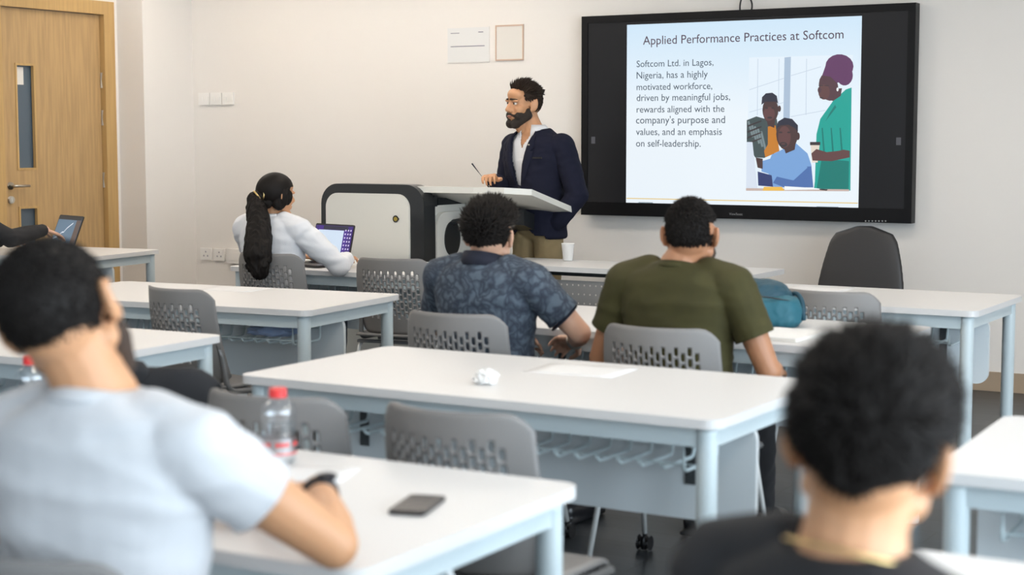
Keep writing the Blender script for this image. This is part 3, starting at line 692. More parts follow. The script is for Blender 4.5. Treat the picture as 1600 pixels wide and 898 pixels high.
def hand(b, wrist, fwd, back, side, s=1, curl=.5, spread=1):
    """palm and five fingers; back = direction the back of the hand faces, side = +1 if the thumb is on the fwd x back side"""
    f = V(fwd).normalized(); k = (V(back)-f*V(back).dot(f)).normalized(); x = f.cross(k)*side; w = V(wrist)
    for q in (-.026, -.009, .009, .026): capsule(b, w+f*.012*s+x*q*.6*s, w+f*.085*s+x*q*s*1.05, .013*s, .0115*s)
    for i, (q, L) in enumerate(((.031, .070), (.0105, .080), (-.0105, .074), (-.031, .058))):
        p = w+f*.088*s+x*q*s; d = (f + x*q*3.2*spread).normalized(); r = .0085*s
        for j, (lf, rr) in enumerate(((.44, .0083), (.32, .0076), (.26, .0066))):
            a_ = curl*(.55 if j == 0 else .75); d = (d*math.cos(a_) - k*math.sin(a_)).normalized(); kk = k
            q2 = p+d*L*lf*s; capsule(b, p, q2, r, rr*s, n=10); p = q2; r = rr*s
            k = (k*math.cos(a_) + d*math.sin(a_)*0 + (kk-d*kk.dot(d)).normalized()*0).normalized() if False else (kk - d*kk.dot(d)).normalized()
        k = (V(back)-f*V(back).dot(f)).normalized()
    p = w+f*.025*s+x*.030*s-k*.006*s; d = (f*.75+x*.62-k*.25).normalized()
    q1 = p+d*.040*s; q2 = q1+(f*.9+x*.12-k*.30).normalized()*.034*s; q3 = q2+(f*.9-x*.12-k*.35).normalized()*.024*s
    for a0, a1, r0, r1 in ((p, q1, .0145, .0115), (q1, q2, .0110, .0095), (q2, q3, .0095, .0078)): capsule(b, a0, a1, r0*s, r1*s, n=10)
def tufts(name, H, region, n, length, comb, m, parent, r=.004, lift=.5, curl=.0, shell=1.03, jitter=.35, seed=1, center=(0, -.014, .03), rad=(.078, .098, .088), lenf=None):
    """hair: a close cap over the skull plus many tapered locks, one mesh"""
    rnd = random.Random(seed); b = NB(); c0 = V(center)
    u = bmesh.new(); bmesh.ops.create_icosphere(u, subdivisions=5, radius=1)
    for v in u.verts:
        d = v.co.copy(); v.co = c0 + V((d.x*rad[0], d.y*rad[1], d.z*rad[2]))*shell
    bmesh.ops.delete(u, geom=[f for f in u.faces if not region((f.calc_center_median()-c0))], context='FACES'); merge(b, u)
    k = 0; tries = 0
    while k < n and tries < n*30:
        tries += 1
        d = V((rnd.gauss(0, 1), rnd.gauss(0, 1), rnd.gauss(0, 1))).normalized(); p = V((d.x*rad[0], d.y*rad[1], d.z*rad[2]))
        if not region(p): continue
        k += 1; nrm = V((d.x/rad[0], d.y/rad[1], d.z/rad[2])).normalized(); base = c0+p*.99
        cdir = V(comb(p)); cdir = cdir - nrm*cdir.dot(nrm); L = length*(lenf(p) if lenf else 1)*rnd.uniform(.65, 1.2)
        dd = (nrm*lift + cdir + V((rnd.uniform(-1, 1), rnd.uniform(-1, 1), rnd.uniform(-1, 1)))*jitter).normalized()
        x, y, _ = frame_of(dd); prev = None; pos = base; ph = rnd.uniform(0, 6.28)
        for j, f in enumerate((1, .85, .55, .0)):
            rr = r*f
            ring = [b.verts.new(pos+(x*math.cos(2*PI*q/4)+y*math.sin(2*PI*q/4))*rr) for q in range(4)] if f > 0 else [b.verts.new(pos)]
            if prev:
                if len(ring) == 4:
                    for q in range(4): b.faces.new((prev[q], prev[(q+1) % 4], ring[(q+1) % 4], ring[q]))
                else:
                    for q in range(4): b.faces.new((prev[q], prev[(q+1) % 4], ring[0]))
            prev = ring; dd = (dd + cdir*.35 - nrm*.25*(1-lift) + (x*math.cos(ph+j*1.8)+y*math.sin(ph+j*1.8))*curl).normalized(); pos = pos+dd*L/3
    xform(b, H); return obj(name, b, m, parent, True)
def short_region(p):
    # p is relative to the skull centre, +y forward
    if p.z > .055: return p.y < .075
    if p.y > .045: return p.z > .05
    if p.y > .0: return p.z > -.01
    return p.z > -.062 - .25*min(0, p.y+.05)*0
def fade_region(p): return (p.y < -.01 and -.085 < p.z < -.02 and not (p.y > -.02 and p.z < -.05)) or (p.y < .03 and -.03 < p.z < .02)

def arm(body, sleeve, sh, el, wr, ru=.050, rf=.040, rw=.026, cover=.55, rs=.066, long=False):
    sh, el, wr = V(sh), V(el), V(wr)
    chain(body, [sh, sh.lerp(el, .45), el], [ru, ru*.98, ru*.80]); chain(body, [el, el.lerp(wr, .32), wr], [ru*.82, rf*1.06, rw])
    if sleeve is not None:
        if long:
            chain(sleeve, [sh, sh.lerp(el, .5), el], [rs, rs*.92, rs*.80]); chain(sleeve, [el, el.lerp(wr, .5), el.lerp(wr, .93)], [rs*.80, rs*.70, rs*.52])
        else: chain(sleeve, [sh, sh.lerp(el, cover), sh.lerp(el, cover+.15)], [rs, rs*.95, rs*.93])
def torso_secs(k=1.0, d=1.0, lean=(0, 0), zs=1.0, neck=True):
    S = [(.47, .17, .125, 0), (.56, .178, .13, .0), (.66, .170, .125, .005), (.76, .168, .12, .01), (.86, .182, .122, .01), (.94, .192, .118, .005), (1.0, .188, .105, 0), (1.035, .160, .09, -.005), (1.06, .100, .074, -.008), (1.074, .074, .066, -.008)]
    return [(lean[0]*(z-.47)/.6, y+lean[1]*(z-.47)/.6, .47+(z-.47)*zs, rx*k, ry*d) for z, rx, ry, y in S]
def lower(t, trousers, shoe_m, feet=None, knee_y=.42):
    b = NB(); ell(b, (0, .0, .535), (.175, .135, .095))
    for s in (-1, 1):
        ft = (feet or {}).get(s, (s*.11, .42)); kn = V((s*.115, knee_y, .52)); an = V((ft[0], ft[1], .10))
        chain(b, [(s*.085, .02, .545), (s*.10, knee_y*.55, .545), kn], [.088, .083, .066]); chain(b, [kn, kn.lerp(an, .4), an], [.064, .062, .048])
    fuse('trousers', b, .009, 5, trousers, t, .003, (12, 12, 12))
    for s in (-1, 1):
        ft = (feet or {}).get(s, (s*.11, .42)); b = NB()
        chain(b, [(ft[0], ft[1]-.04, .05), (ft[0]+s*.008, ft[1]+.08, .045), (ft[0]+s*.012, ft[1]+.17, .032)], [.043, .045, .032]); box(b, ft[0]-.042, ft[0]+.044, ft[1]-.08, ft[1]+.19, .002, .022)
        fuse('shoe', b, .006, 4, shoe_m, t)
def neck(body, base, H, r=.056):
    top = H @ V((0, -.018, -.03)); bs = V(base); chain(body, [bs+V((0, 0, -.05)), bs, bs.lerp(top, .5), top], [r*1.25, r*1.08, r*.98, r])

def seated(label, loc, rz, Hc, Hr, skin, shirt, hairm, arms, lean=(0, 0), k=1.0, zs=1.0, feet=None, trousers='denim', folds=.004, collar=None, cover=.55, hs=1.0, sh_w=.185, sh_z=1.0, neck_r=.056, long=False, hands=True, drop=(0, 0)):
    t = thing('person', label, 'person', loc, rz)
    H = head_mx(Hc, *Hr, hs); body = NB(); merge(body, head_blob(H)); sl = NB()
    nb = V((lean[0], lean[1]-.005, .47+.59*zs)); neck(body, nb, H, neck_r)
    S = torso_secs(k*.90, .88, lean, zs); ends = []
    loft(body, S); loft(sl, torso_secs(k, 1, lean, zs))
    for s in (-1, 1):
        if s not in arms: continue
        a = arms[s]; shp = V((lean[0]+s*sh_w*k, lean[1]*.92+.0, sh_z*zs+.47*(1-zs)-(drop[0] if s < 0 else drop[1])))
        ell(sl, shp+V((-s*.02, 0, .0)), (.075, .07, .068)); chain(sl, [shp+V((-s*.09, 0, .035)), shp+V((-s*.02, 0, .012))], [.055, .06])
        arm(body, sl, shp, a[0], a[1], cover=cover, long=long)
        if not long: d_ = (a[0]-shp).normalized(); ends.append((shp.lerp(a[0], cover), d_))
        if len(a) > 2: hand(body, a[1], a[2], a[3], a[4], 1, a[5] if len(a) > 5 else .5)
    bo = fuse('body', body, .0052, 3, skin, t)
    so = fuse('shirt', sl, .0075, 5, shirt, t, folds, (7, 7, 16), seed=Hc[0]*10+loc[0]*3, planes=ends, thick=.003)
    lower(t, M[trousers], M['black'], feet)
    return t, H, nb

exec_people = True
# --- the lecturer, standing behind the lectern
LX, LYy = -4.86, 8.62
t = thing('person', 'bearded man in a navy blazer standing behind the lectern holding a pen', 'person', (LX, LYy, 0), R(168))
H = head_mx((.085, .04, 1.655), -12, -2, -3, 1.10)
body = NB(); merge(body, head_blob(H)); neck(body, (.035, .0, 1.495), H, .058)
TS = [(.86, .170, .115, 0), (.98, .172, .12, 0), (1.08, .165, .115, .0), (1.20, .178, .122, .008), (1.32, .196, .128, .008), (1.42, .196, .112, 0), (1.46, .165, .095, -.006), (1.49, .11, .08, -.01), (1.515, .075, .07, -.01)]
def lt(z): return .03*(z-.9)/.6
loft(body, [(lt(z), y, z, rx*.86, ry*.86) for z, rx, ry, y in [(.96, .16, .10, 0)]+TS[1:]])
sR, eR, wR = V((.20, .0, 1.41)), V((.228, .05, 1.13)), V((.135, .25, 1.20))
sL, eL, wL = V((-.185, -.01, 1.41)), V((-.278, -.04, 1.12)), V((-.172, .035, .935))
arm(body, None, sR, eR, wR); arm(body, None, sL, eL, wL)
hand(body, wR, (-.25, .5, .2), (.25, -.2, .9), -1, 1.1, 1.05); hand(body, wL, (.22, .05, -.97), (-.9, .3, 0), -1, .9, .2, .5)
fuse('body', body, .005, 3, M['skin_tan'], t)
sh = NB(); loft(sh, [(lt(z), y, z, rx*.93, ry*.95) for z, rx, ry, y in [(.95, .172, .12, 0)]+TS[1:]])
shirt = fuse('shirt', sh, .007, 4, M['white_cloth'], t, .003, (14, 14, 8), cut=lambda p: p.y > 0 and p.z > 1.40 and abs(p.x-.033) < .006+.42*(p.z-1.40))
jk = NB(); loft(jk, [(lt(.84)*0, 0, .86, .188, .128)]+[(lt(z), y, z, rx*1.06, ry*1.10) for z, rx, ry, y in TS[1:-1]]+[(lt(1.51), -.014, 1.505, .092, .078)])
for s_, e_, w_ in ((sR, eR, wR), (sL, eL, wL)):
    ell(jk, s_+V((-.02 if s_.x > 0 else .02, 0, -.005)), (.072, .074, .068)); chain(jk, [s_, s_.lerp(e_, .5), e_], [.068, .064, .058]); chain(jk, [e_, e_.lerp(w_, .5), e_.lerp(w_, .90)], [.060, .054, .044])
def vee(p):
    q = (p.z-1.17)/.34; c = .03+lt(p.z)-.02
    if p.y > .02 and p.z > 1.17 and abs(p.x-c) < .012+.072*q: return True
    if p.z > 1.492 and abs(p.x-c) < .095: return True
    if p.y > .05 and p.z < .98 and abs(p.x-.0) < .10*max(0, (.98-p.z)/.12)**1.6: return True
    return p.z < .872 and (V((p.x, p.y)).length < .17)
jacket = fuse('blazer', jk, .006, 4, M['navy'], t, .0045, (9, 9, 15), cut=vee, thick=.006)
dg = bpy.context.evaluated_depsgraph_get(); dg.update(); bv = BVHTree.FromObject(jacket, dg)
def on_front(x, z, d=.006, tree=None):
    h = (tree or bv).ray_cast(V((x, .6, z)), V((0, -1, 0))); return V((x, (h[0].y if h[0] else .12)+d, z))
for s in (-1, 1):                                             # lapels lie on the blazer beside the opening
    b = NB(); prof = [(1.175, .012, .022), (1.23, .022, .058), (1.30, .037, .088), (1.375, .052, .115), (1.38, .054, .085), (1.40, .058, .112), (1.44, .068, .105), (1.475, .078, .098)]
    rows = []
    for z, a0, a1 in prof:
        c = .03+lt(z)-.02; rows.append([b.verts.new(on_front(c+s*(a0+(a1-a0)*k/4+.006), z, .007+.004*math.sin(PI*k/4))) for k in range(5)])
    for r0_, r1_ in zip(rows, rows[1:]):
        for k in range(4): b.faces.new((r0_[k], r0_[k+1], r1_[k+1], r1_[k]))
    solid(obj('lapel', b, M['navy'], t, True), .004)
bs = BVHTree.FromObject(shirt, dg)
for s in (-1, 1):                                             # open shirt collar
    b = NB(); rows = []
    for k in range(7):
        a_ = R(-150+k*22) if s > 0 else 0
        ang = PI/2 + s*(R(28)+k*R(24)); cx = .035; r_ = .070
        p_top = V((cx+r_*.92*math.cos(ang), -.005+r_*math.sin(ang), 1.535)); p_bot = V((cx+(r_+.022)*math.cos(ang), -.0+(r_+.026)*math.sin(ang), 1.492-(.045 if k == 0 else .012 if k == 1 else 0)))
        rows.append([b.verts.new(p_top), b.verts.new(p_top.lerp(p_bot, .5)+V((math.cos(ang), math.sin(ang), 0))*.008), b.verts.new(p_bot)])
    for r0_, r1_ in zip(rows, rows[1:]):
        for k in range(2): b.faces.new((r0_[k], r0_[k+1], r1_[k+1], r1_[k]))
    solid(obj('shirt_collar', b, M['white_cloth'], t, True), .004)
b = NB(); p = on_front(-.105, 1.335); box(b, p.x-.045, p.x+.045, p.y-.004, p.y+.003, 1.333, 1.343); obj('breast_pocket', b, M['blackcloth'], t)
b = NB(); p = on_front(-.045, 1.415, .012); ell(b, p, (.008, .003, .005)); obj('lapel_pin', b, M['nickel'], t)
b = NB(); p = on_front(.02, 1.155, .004); ell(b, p, (.009, .004, .009)); obj('button', b, M['black'], t)
tr = NB(); ell(tr, (0, 0, .93), (.172, .118, .10))
for s in (-1, 1): chain(tr, [(s*.085, 0, .90), (s*.10, .02, .50), (s*.10, -.01, .10)], [.092, .072, .055])
fuse('trousers', tr, .008, 5, M['khaki'], t, .004, (10, 10, 14))
for s in (-1, 1):
    b = NB(); chain(b, [(s*.10, -.03, .05), (s*.11, .08, .045), (s*.115, .17, .032)], [.043, .045, .032]); box(b, s*.10-.04, s*.10+.044, -.075, .19, .002, .02); fuse('shoe', b, .006, 4, M['black'], t)
bd = NB()
for s in (-1, 1):
    capsule(bd, (s*.064, .012, -.03), (s*.058, .02, -.06), .014, .020); capsule(bd, (s*.057, .012, -.055), (s*.020, .072, -.102), .026, .026); ell(bd, (s*.042, .055, -.058), (.022, .028, .026)); capsule(bd, (s*.006, .096, -.047), (s*.030, .080, -.060), .006, .007)
ell(bd, (0, .070, -.104), (.030, .024, .021)); ell(bd, (0, .055, -.11), (.03, .035, .018))
xform(bd, H); fuse('beard', bd, .0045, 3, M['beard'], t, .0015, (90, 90, 90))
b = NB()
for s in (-1, 1): capsule(b, (s*.014, .096, .033), (s*.048, .078, .031), .0055, .004, n=8)
xform(b, H); obj('eyebrow', b, M['hair_brown'], t, True)
for s in (-1, 1):
    b = NB(); ell(b, (s*.030, .078, .010), (.0135, .010, .0075)); xform(b, H); e = obj('eye', b, M['eye'], t, True)
    b = NB(); ell(b, (s*.029-.003, .0875, .010), (.006, .003, .006)); xform(b, H); obj('iris', b, M['iris'], e, True)
b = NB(); ell(b, (0, .094, -.061), (.020, .008, .006)); xform(b, H); obj('lip', b, M['lip'], t, True)
def quiff(p):
    if p.z > .05: return p.y < .088
    if p.y > .052: return p.z > .055
    if p.y > .02: return p.z > -.0
    if p.y > -.015: return p.z > -.0
    return p.z > -.085
tufts('hair', H, quiff, 2600, .034, lambda p: (0, -.7 if p.z > .03 else -.25, .1 if p.z > .03 else -.7), M['hair_brown'], t, .0045, .75, .1, 1.05, .3, 5, lenf=lambda p: (1.5 if (p.z > .04 and p.y > 0) else 1.0 if p.z > .03 else .45))
bm = NB(); pw = t.matrix_basis @ (wR + V((-.02, .10, .02))); tube(bm, [pw+V((.015, .02, -.045)), pw+V((-.065, -.04, .085))], [.003, .0045], 8)
pen = thing('pen', 'dark pen held upright in the lecturer\'s fist', 'pen', tuple(pw)); 
for v in bm.verts: v.co -= pw
obj('barrel', bm, M['navy'], pen, True); b = NB(); tube(b, [V((.015, .02, -.045)), V((.020, .0246, -.055))], [.0028, .0008], 8); obj('tip', b, M['nickel'], pen)

# --- man in the leaf-print polo
t, H, nb = seated('man with thick dark hair in a blue-grey leaf-print shirt, seen from behind', (-3.03, 4.99, 0), R(-3), (.0, .03, 1.105), (16, 3, 0), M['skin_light'], M['floral'], M['hair'],
    {1: (V((.335, .10, .775)), V((.215, .27, .72)), (-.75, .5, -.15), (.3, .5, .8), 1, .6), -1: (V((-.30, .12, .76)), V((-.12, .30, .70)), (.8, .4, -.05), (-.3, .5, .8), -1, .5)}, lean=(0, .0), k=1.05, cover=.66, neck_r=.058, zs=.92)
tufts('hair', H, lambda p: ((p.z > .03 and p.y < .08) or (p.y < .05 and p.z > -.0) or (p.y < -.02 and p.z > -.040)) and not (abs(p.x) > .05 and p.y > -.05 and p.z < .028), 5600, .047, lambda p: (p.x*5, .5, .5 if p.z > .03 else .1), M['hair'], t, .006, .72, .2, 1.05, .4, 11, lenf=lambda p: 1.15 if p.z > .035 else .4+.7*max(0, (p.z+.04)/.075))
tufts('clipped_hair', H, lambda p: p.y < -.005 and p.z < .0 and p.z > -.088, 2400, .012, lambda p: (0, 0, -1), M['hair'], t, .0028, .25, 0, 1.02, .2, 12)
def collar_band(t, nb, m, r=.068, h=.04, off=.0, name='collar'):
    b = NB(); n = 28; rows = []
    for k in range(n):
        a_ = 2*PI*k/n; c, s = math.cos(a_), math.sin(a_)
        rows.append([b.verts.new((nb.x+c*r*1.10, nb.y-.005+s*r*1.06, nb.z+off-.012*s)), b.verts.new((nb.x+c*r*1.02, nb.y-.004+s*r, nb.z+off+h*.6-.012*s)), b.verts.new((nb.x+c*r*.95, nb.y-.002+s*r*.95, nb.z+off+h-.02*s))])
    for k in range(n):
        a_, c_ = rows[k], rows[(k+1) % n]
        for q in range(2): b.faces.new((a_[q], c_[q], c_[q+1], a_[q+1]))
    solid(obj(name, b, m, t, True), .005, 1)
M['navy_rib'] = mat('navy_ribbed_collar', srgb(26, 29, 44), .85, bump=.2, bscale=500)
collar_band(t, nb, M['navy_rib'], .074, .042, -.01)
def cuff(t, sh, el, f, r, m):
    sh, el = V(sh), V(el); p = sh.lerp(el, f); d = (el-sh).normalized(); b = NB(); tube(b, [p-d*.012, p+d*.006], r, 24, False); solid(obj('sleeve_cuff', b, m, t, True), .004, 0)
shp = V((.185*1.05, 0, .985*.92+.47*.08)); cuff(t, shp, (.335, .10, .775), .66, .064, M['navy_rib'])
b = NB(); tube(b, [V((.222, .262, .723)), V((.212, .274, .719))], .034, 18, False); solid(obj('wrist_band', b, M['nickel'], t, True), .003)

# --- man in the olive T-shirt
t, H, nb = seated('man with short black hair in an olive T-shirt, seen from behind', (-2.265, 4.98, 0), R(0), (.03, .025, 1.135), (15, 4, 0), M['skin_brown'], M['olive'], M['hair'],
    {1: (V((.315, .02, .70)), V((.23, .30, .66)), (-.3, .9, -.1), (.3, .1, .9), -1, .5), -1: (V((-.315, .04, .70)), V((-.22, .30, .66)), (.3, .9, -.1), (-.3, .1, .9), 1, .5)},
    k=1.07, cover=.60, neck_r=.062, hs=1.04, feet={1: (.06, .62), -1: (-.14, .5)}, trousers='blackcloth', zs=.955)
tufts('hair', H, lambda p: short_region(p) and p.z > -.045 and not (abs(p.x) > .05 and p.y > -.05 and p.z < .028), 3000, .016, lambda p: (0, .1, -.5), M['hair'], t, .0036, .6, .1, 1.04, .35, 21)
tufts('clipped_hair', H, lambda p: p.y < -.005 and p.z < -.02 and p.z > -.078, 1600, .009, lambda p: (0, 0, -1), M['hair'], t, .0026, .25, 0, 1.02, .2, 22)
b = NB()
for s in (-1, 1): capsule(b, (s*.063, .01, -.03), (s*.057, .012, -.06), .014, .022); capsule(b, (s*.057, .012, -.055), (s*.020, .072, -.102), .0235, .0235)
xform(b, H); fuse('beard', b, .005, 3, M['stubble'], t)
collar_band(t, nb, M['olive'], .072, .012, -.006, 'neckband')

# --- woman with a ponytail
t, H, nb = seated('woman with a long dark ponytail in a white shirt, at the laptop', (-5.475, 6.83, 0), R(2), (.012, .03, 1.15), (-20, -2, 4), M['skin_tan'], M['white_cloth'], M['hair'],
    {1: (V((.335, .13, .785)), V((.22, .38, .80)), (-.4, .9, 0), (.1, 0, 1), -1, .4), -1: (V((-.26, .20, .78)), V((-.13, .42, .80)), (.3, .9, 0), (-.1, 0, 1), 1, .4)},
    k=.96, long=True, neck_r=.047, hs=.96, folds=.007, zs=.95, lean=(-.015, .02))
tufts('hair', H, lambda p: (p.z > .03 and p.y < .078) or (p.y < .045 and p.z > -.03) or (p.y < .02 and p.z > -.055) or (p.y < -.0 and p.z > -.075), 2600, .05, lambda p: (-p.x*3, -1, -.55), M['hair'], t, .0055, .06, .05, 1.16, .10, 31)
b = NB(); pts = [H @ V((0, -.105, .005)), H @ V((-.012, -.135, -.02)), V((.02, -.14, 1.04)), V((.05, -.185, .95)), V((.08, -.235, .86)), V((.10, -.245, .775))]
chain(b, pts, [.030, .038, .054, .068, .070, .044])
rnd = random.Random(3)
for k in range(150):
    q = rnd.uniform(0, 3.4); i = int(q); c = pts[1+min(i, 3)].lerp(pts[2+min(i, 3)], q-i); a_ = rnd.uniform(0, 6.28); off = V((math.cos(a_), math.sin(a_)*.7, 0))*(.035+.008*q)
    chain(b, [c+off*.8, c+off*1.15+V((0, 0, -.035)), c+off*.95+V((rnd.uniform(-.015, .015), 0, -.075))], [.010, .010, .004])
q = NB()
for s in (-1, 1): ell(q, (s*.076, .0, .004), (.022, .045, .050)); ell(q, (s*.068, -.03, -.035), (.022, .035, .035))
ell(q, (0, -.075, -.035), (.06, .035, .035)); xform(q, H); merge(b, q)
fuse('ponytail', b, .005, 1, M['hair'], t, .006, (45, 45, 13))
b = NB(); q = H @ V((-.004, -.122, -.005)); x, y, d = frame_of(pts[1]-pts[0]); n = 20
ring = [q+(x*math.cos(2*PI*k/n)+y*math.sin(2*PI*k/n))*.034 for k in range(n+1)]; tube(b, ring, .005, 8); obj('hair_tie', b, M['gold'], t, True)
b = NB(); q = H @ V((.030, -.112, .012)); tube(b, [q+V((0, 0, .028)), q+V((.012, -.004, -.002)), q+V((.002, -.004, -.03))], .0045, 8); obj('hair_clip', b, M['gold'], t, True)
b = NB(); n = 9
for s in (-1, 1):
    rows = []
    for k in range(8):
        ang = PI/2+s*(R(20)+k*R(22)); c_, s_ = math.cos(ang), math.sin(ang)
        rows.append([b.verts.new((nb.x+c_*.062, nb.y+s_*.06, nb.z+.03)), b.verts.new((nb.x+c_*.075, nb.y+s_*.074, nb.z+.022)), b.verts.new((nb.x+c_*.09, nb.y+s_*.088, nb.z-.012))])
    for r0_, r1_ in zip(rows, rows[1:]):
        for k in range(2): b.faces.new((r0_[k], r0_[k+1], r1_[k+1], r1_[k]))
solid(obj('shirt_collar', b, M['white_cloth'], t, True), .004)

# --- man in the white T-shirt, near left
P5 = V((-1.85, 1.86, 0))
t, H, nb = seated('man with cropped dark hair in a white T-shirt leaning on the foreground desk', tuple(P5), R(6), (-.052, -.005, 1.187), (14, 6, -20), M['skin_tan'], M['tee'], M['hair'],
    {1: (V((.305, .215, .805)), V((.155, .415, .845)), (-.86, .38, -.14), (-.1, .1, 1), -1, .35), -1: (V((-.34, .16, .79)), V((-.10, .42, .79)), (.6, .8, 0), (0, .1, 1), 1, .4)},
    k=1.0, cover=.44, neck_r=.060, sh_z=.99, lean=(-.010, .03), folds=.006, zs=.985, hs=1.05)
tufts('hair', H, lambda p: (p.z > .055 and p.y < .078) or (p.y <= .045 and p.z > .005 and not (p.y > -.005 and p.z < .0)) or (p.y < -.012 and p.z > -.055), 3600, .011, lambda p: (0, .1, -.4), M['hair'], t, .0034, .5, .05, 1.035, .35, 41)
tufts('clipped_hair', H, lambda p: p.y < -.012 and -.085 < p.z < -.045, 1500, .007, lambda p: (0, 0, -1), M['hair'], t, .0022, .25, 0, 1.0, .2, 42)
b = NB()
for s in (-1, 1): capsule(b, (s*.064, .015, -.028), (s*.058, .02, -.06), .013, .021); capsule(b, (s*.057, .012, -.055), (s*.020, .072, -.102), .0245, .0245); capsule(b, (s*.004, .099, -.046), (s*.030, .082, -.060), .008, .009)
xform(b, H); fuse('beard', b, .0045, 3, M['stubble'], t, .001, (90, 90, 90))
collar_band(t, nb, M['tee'], .073, .014, -.004, 'neckband')
b = NB(); wv = V((.155, .415, .845)); ev = V((.305, .215, .805)); q = ev.lerp(wv, .86); d = (wv-ev).normalized(); tube(b, [q-d*.011, q+d*.011], .034, 22, False); wo = solid(obj('watch_strap', b, M['black'], t, True), .004, 1)
b = NB(); q2 = q+V((.008, .008, .034)); ell(b, q2, (.02, .02, .008)); obj('watch_case', b, M['phone'], t, True)

# --- man in black, near right
t, H, nb = seated('man with thick black hair and a faded nape in a black top, near right', (-.585, 1.77, 0), R(-18), (.005, .02, 1.112), (25, 6, 7), M['skin_tan'], M['blackcloth'], M['hair'],
    {1: (V((.30, .10, .75)), V((.15, .34, .79)), (-.3, .9, 0), (0, 0, 1), -1, .4), -1: (V((-.31, .10, .75)), V((-.15, .34, .79)), (.3, .9, 0), (0, 0, 1), 1, .4)}, k=1.02, neck_r=.060, zs=.875, hs=1.0, drop=(0, .04))
def dome(p):
    if abs(p.x) > .05 and p.y > -.05 and p.z < .024: return False
    return (p.z > .045 and p.y < .08) or (p.y < .068 and p.z > .022) or (p.y < .03 and p.z > .0) or (p.y < -.02 and p.z > -.034+.55*abs(p.x))
tufts('hair', H, dome, 6500, .038, lambda p: (p.x*5, .25, -.35 if p.z < .04 else .2), M['hair'], t, .0052, .55, .14, 1.11, .33, 51, lenf=lambda p: min(1.3, .72+5*max(0, p.z)))
tufts('clipped_hair', H, lambda p: p.y < -.005 and p.z > -.080+.6*abs(p.x) and p.z < .03, 4200, .009, lambda p: (0, 0, -1), M['hair'], t, .0022, .3, 0, 1.0, .2, 52)
b = NB(); n = 40; pts = []
for k in range(n+1):
    a_ = 2*PI*k/n; pts.append((nb.x+.072*math.cos(a_), nb.y-.005+.070*math.sin(a_), nb.z+.012-.022*math.sin(a_)))
tube(b, pts, .0025, 6); obj('necklace', b, M['gold'], t, True)

# --- person at the left frame edge: black sleeve and hand on the dark laptop
t, H, nb = seated('person in a black sweater reaching over the dark laptop at the left edge', (-8.0, 6.86, 0), R(-14), (0, .03, 1.15), (0, 0, 0), M['skin_light'], M['blackcloth'], M['hair'],
    {1: (V((.26, .26, .845)), V((.205, .53, .885)), (-.1, .95, -.35), (.15, .3, 1), -1, .35), -1: (V((-.28, .18, .79)), V((-.15, .42, .80)), (.3, .9, 0), (0, 0, 1), 1, .4)}, long=True)
tufts('hair', H, lambda p: short_region(p), 1200, .03, lambda p: (0, .1, -.5), M['hair'], t, .005, .5, .1, 1.05, .35, 61)

# ------------------------------------------------------------------ things on the desks
def laptop(label, loc, rz, tilt, mats, shape):
    t = thing('laptop', label, 'laptop', loc, rz)
    b = NB(); prism(b, rrect(.325, .225, .012, 3), lambda x, y: (x, y-.1125, .002), lambda x, y: (x, y-.1125, .015)); base = obj('base', b, mats[0], t)
    b = NB()
    for r_ in range(5):
        for c_ in range(13): x0 = -.14+c_*.0215; y0 = -.03-r_*.019; box(b, x0, x0+.018, y0-.016, y0, .0151, .0168)
    obj('keyboard', b, M['black'], base); b = NB(); box(b, -.05, .05, -.205, -.14, .0151, .0158); obj('touchpad', b, M['bracket'], base)
    T = Matrix.Translation((0, .0, .016)) @ Matrix.Rotation(-R(tilt), 4, 'X')
    b = NB(); prism(b, rrect(.325, .215, .01, 3), lambda x, z: (x, 0, z+.1075), lambda x, z: (x, .007, z+.1075)); xform(b, T); lid = obj('lid', b, mats[0], t)
    b = NB(); box(b, -.155, .155, -.0012, -.0002, .018, .205); xform(b, T); obj('screen', b, mats[1], lid)
    shape(lid, T); return t
def scr(lid, T, name, rects, m, d=.0016):
    b = NB()
    for x0, x1, z0, z1 in rects: box(b, x0, x1, -d-.0004, -d, z0, z1)
    xform(b, T); return obj(name, b, m, lid)
M['lapdark'] = mat('dark_laptop_shell', (.025, .022, .022), .4)
def sh1(lid, T):
    scr(lid, T, 'desktop', [(-.155, -.13, .018, .205), (.118, .155, .018, .205)], emit('purple_desktop', srgb(58, 30, 120), .9))
    scr(lid, T, 'document', [(-.128, .085, .018, .18)], emit('pale_document', srgb(206, 222, 240), .95)); scr(lid, T, 'toolbar', [(-.09, .118, .182, .203)], emit('dark_toolbar', srgb(40, 40, 62), .8))
    scr(lid, T, 'sidebar', [(.086, .117, .018, .18)], emit('violet_sidebar', srgb(66, 30, 140), .9))
    scr(lid, T, 'icon', [(x, x+.009, z, z+.009) for x in (.096, .118, .138) for z in [.03+.021*k for k in range(8)]], emit('icon_white', srgb(220, 210, 240), .95), .0022)
laptop('slim dark laptop with a purple screen in front of the woman', (-5.50, 7.36, .75), R(-12), 14, (M['lapdark'], emit('purple_screen', srgb(70, 36, 140), .8)), sh1)
def sh2(lid, T):
    scr(lid, T, 'taskbar', [(-.155, .155, .185, .205)], emit('dark_strip', srgb(30, 30, 36), .5))
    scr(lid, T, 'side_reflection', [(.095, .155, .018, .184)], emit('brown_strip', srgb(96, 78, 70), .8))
    b = NB(); pts = [(-.15, .05), (-.09, .07), (-.05, .10), (-.03, .10), (.0, .13), (.06, .165)]
    for (a0, a1), (b0, b1) in zip(pts, pts[1:]): b.faces.new([b.verts.new(p) for p in ((a0, -.0024, a1-.004), (b0, -.0024, b1-.004), (b0, -.0024, b1+.004), (a0, -.0024, a1+.004))])
    xform(b, T); obj('chart_line', b, emit('white_line', srgb(225, 232, 240), .95), lid)
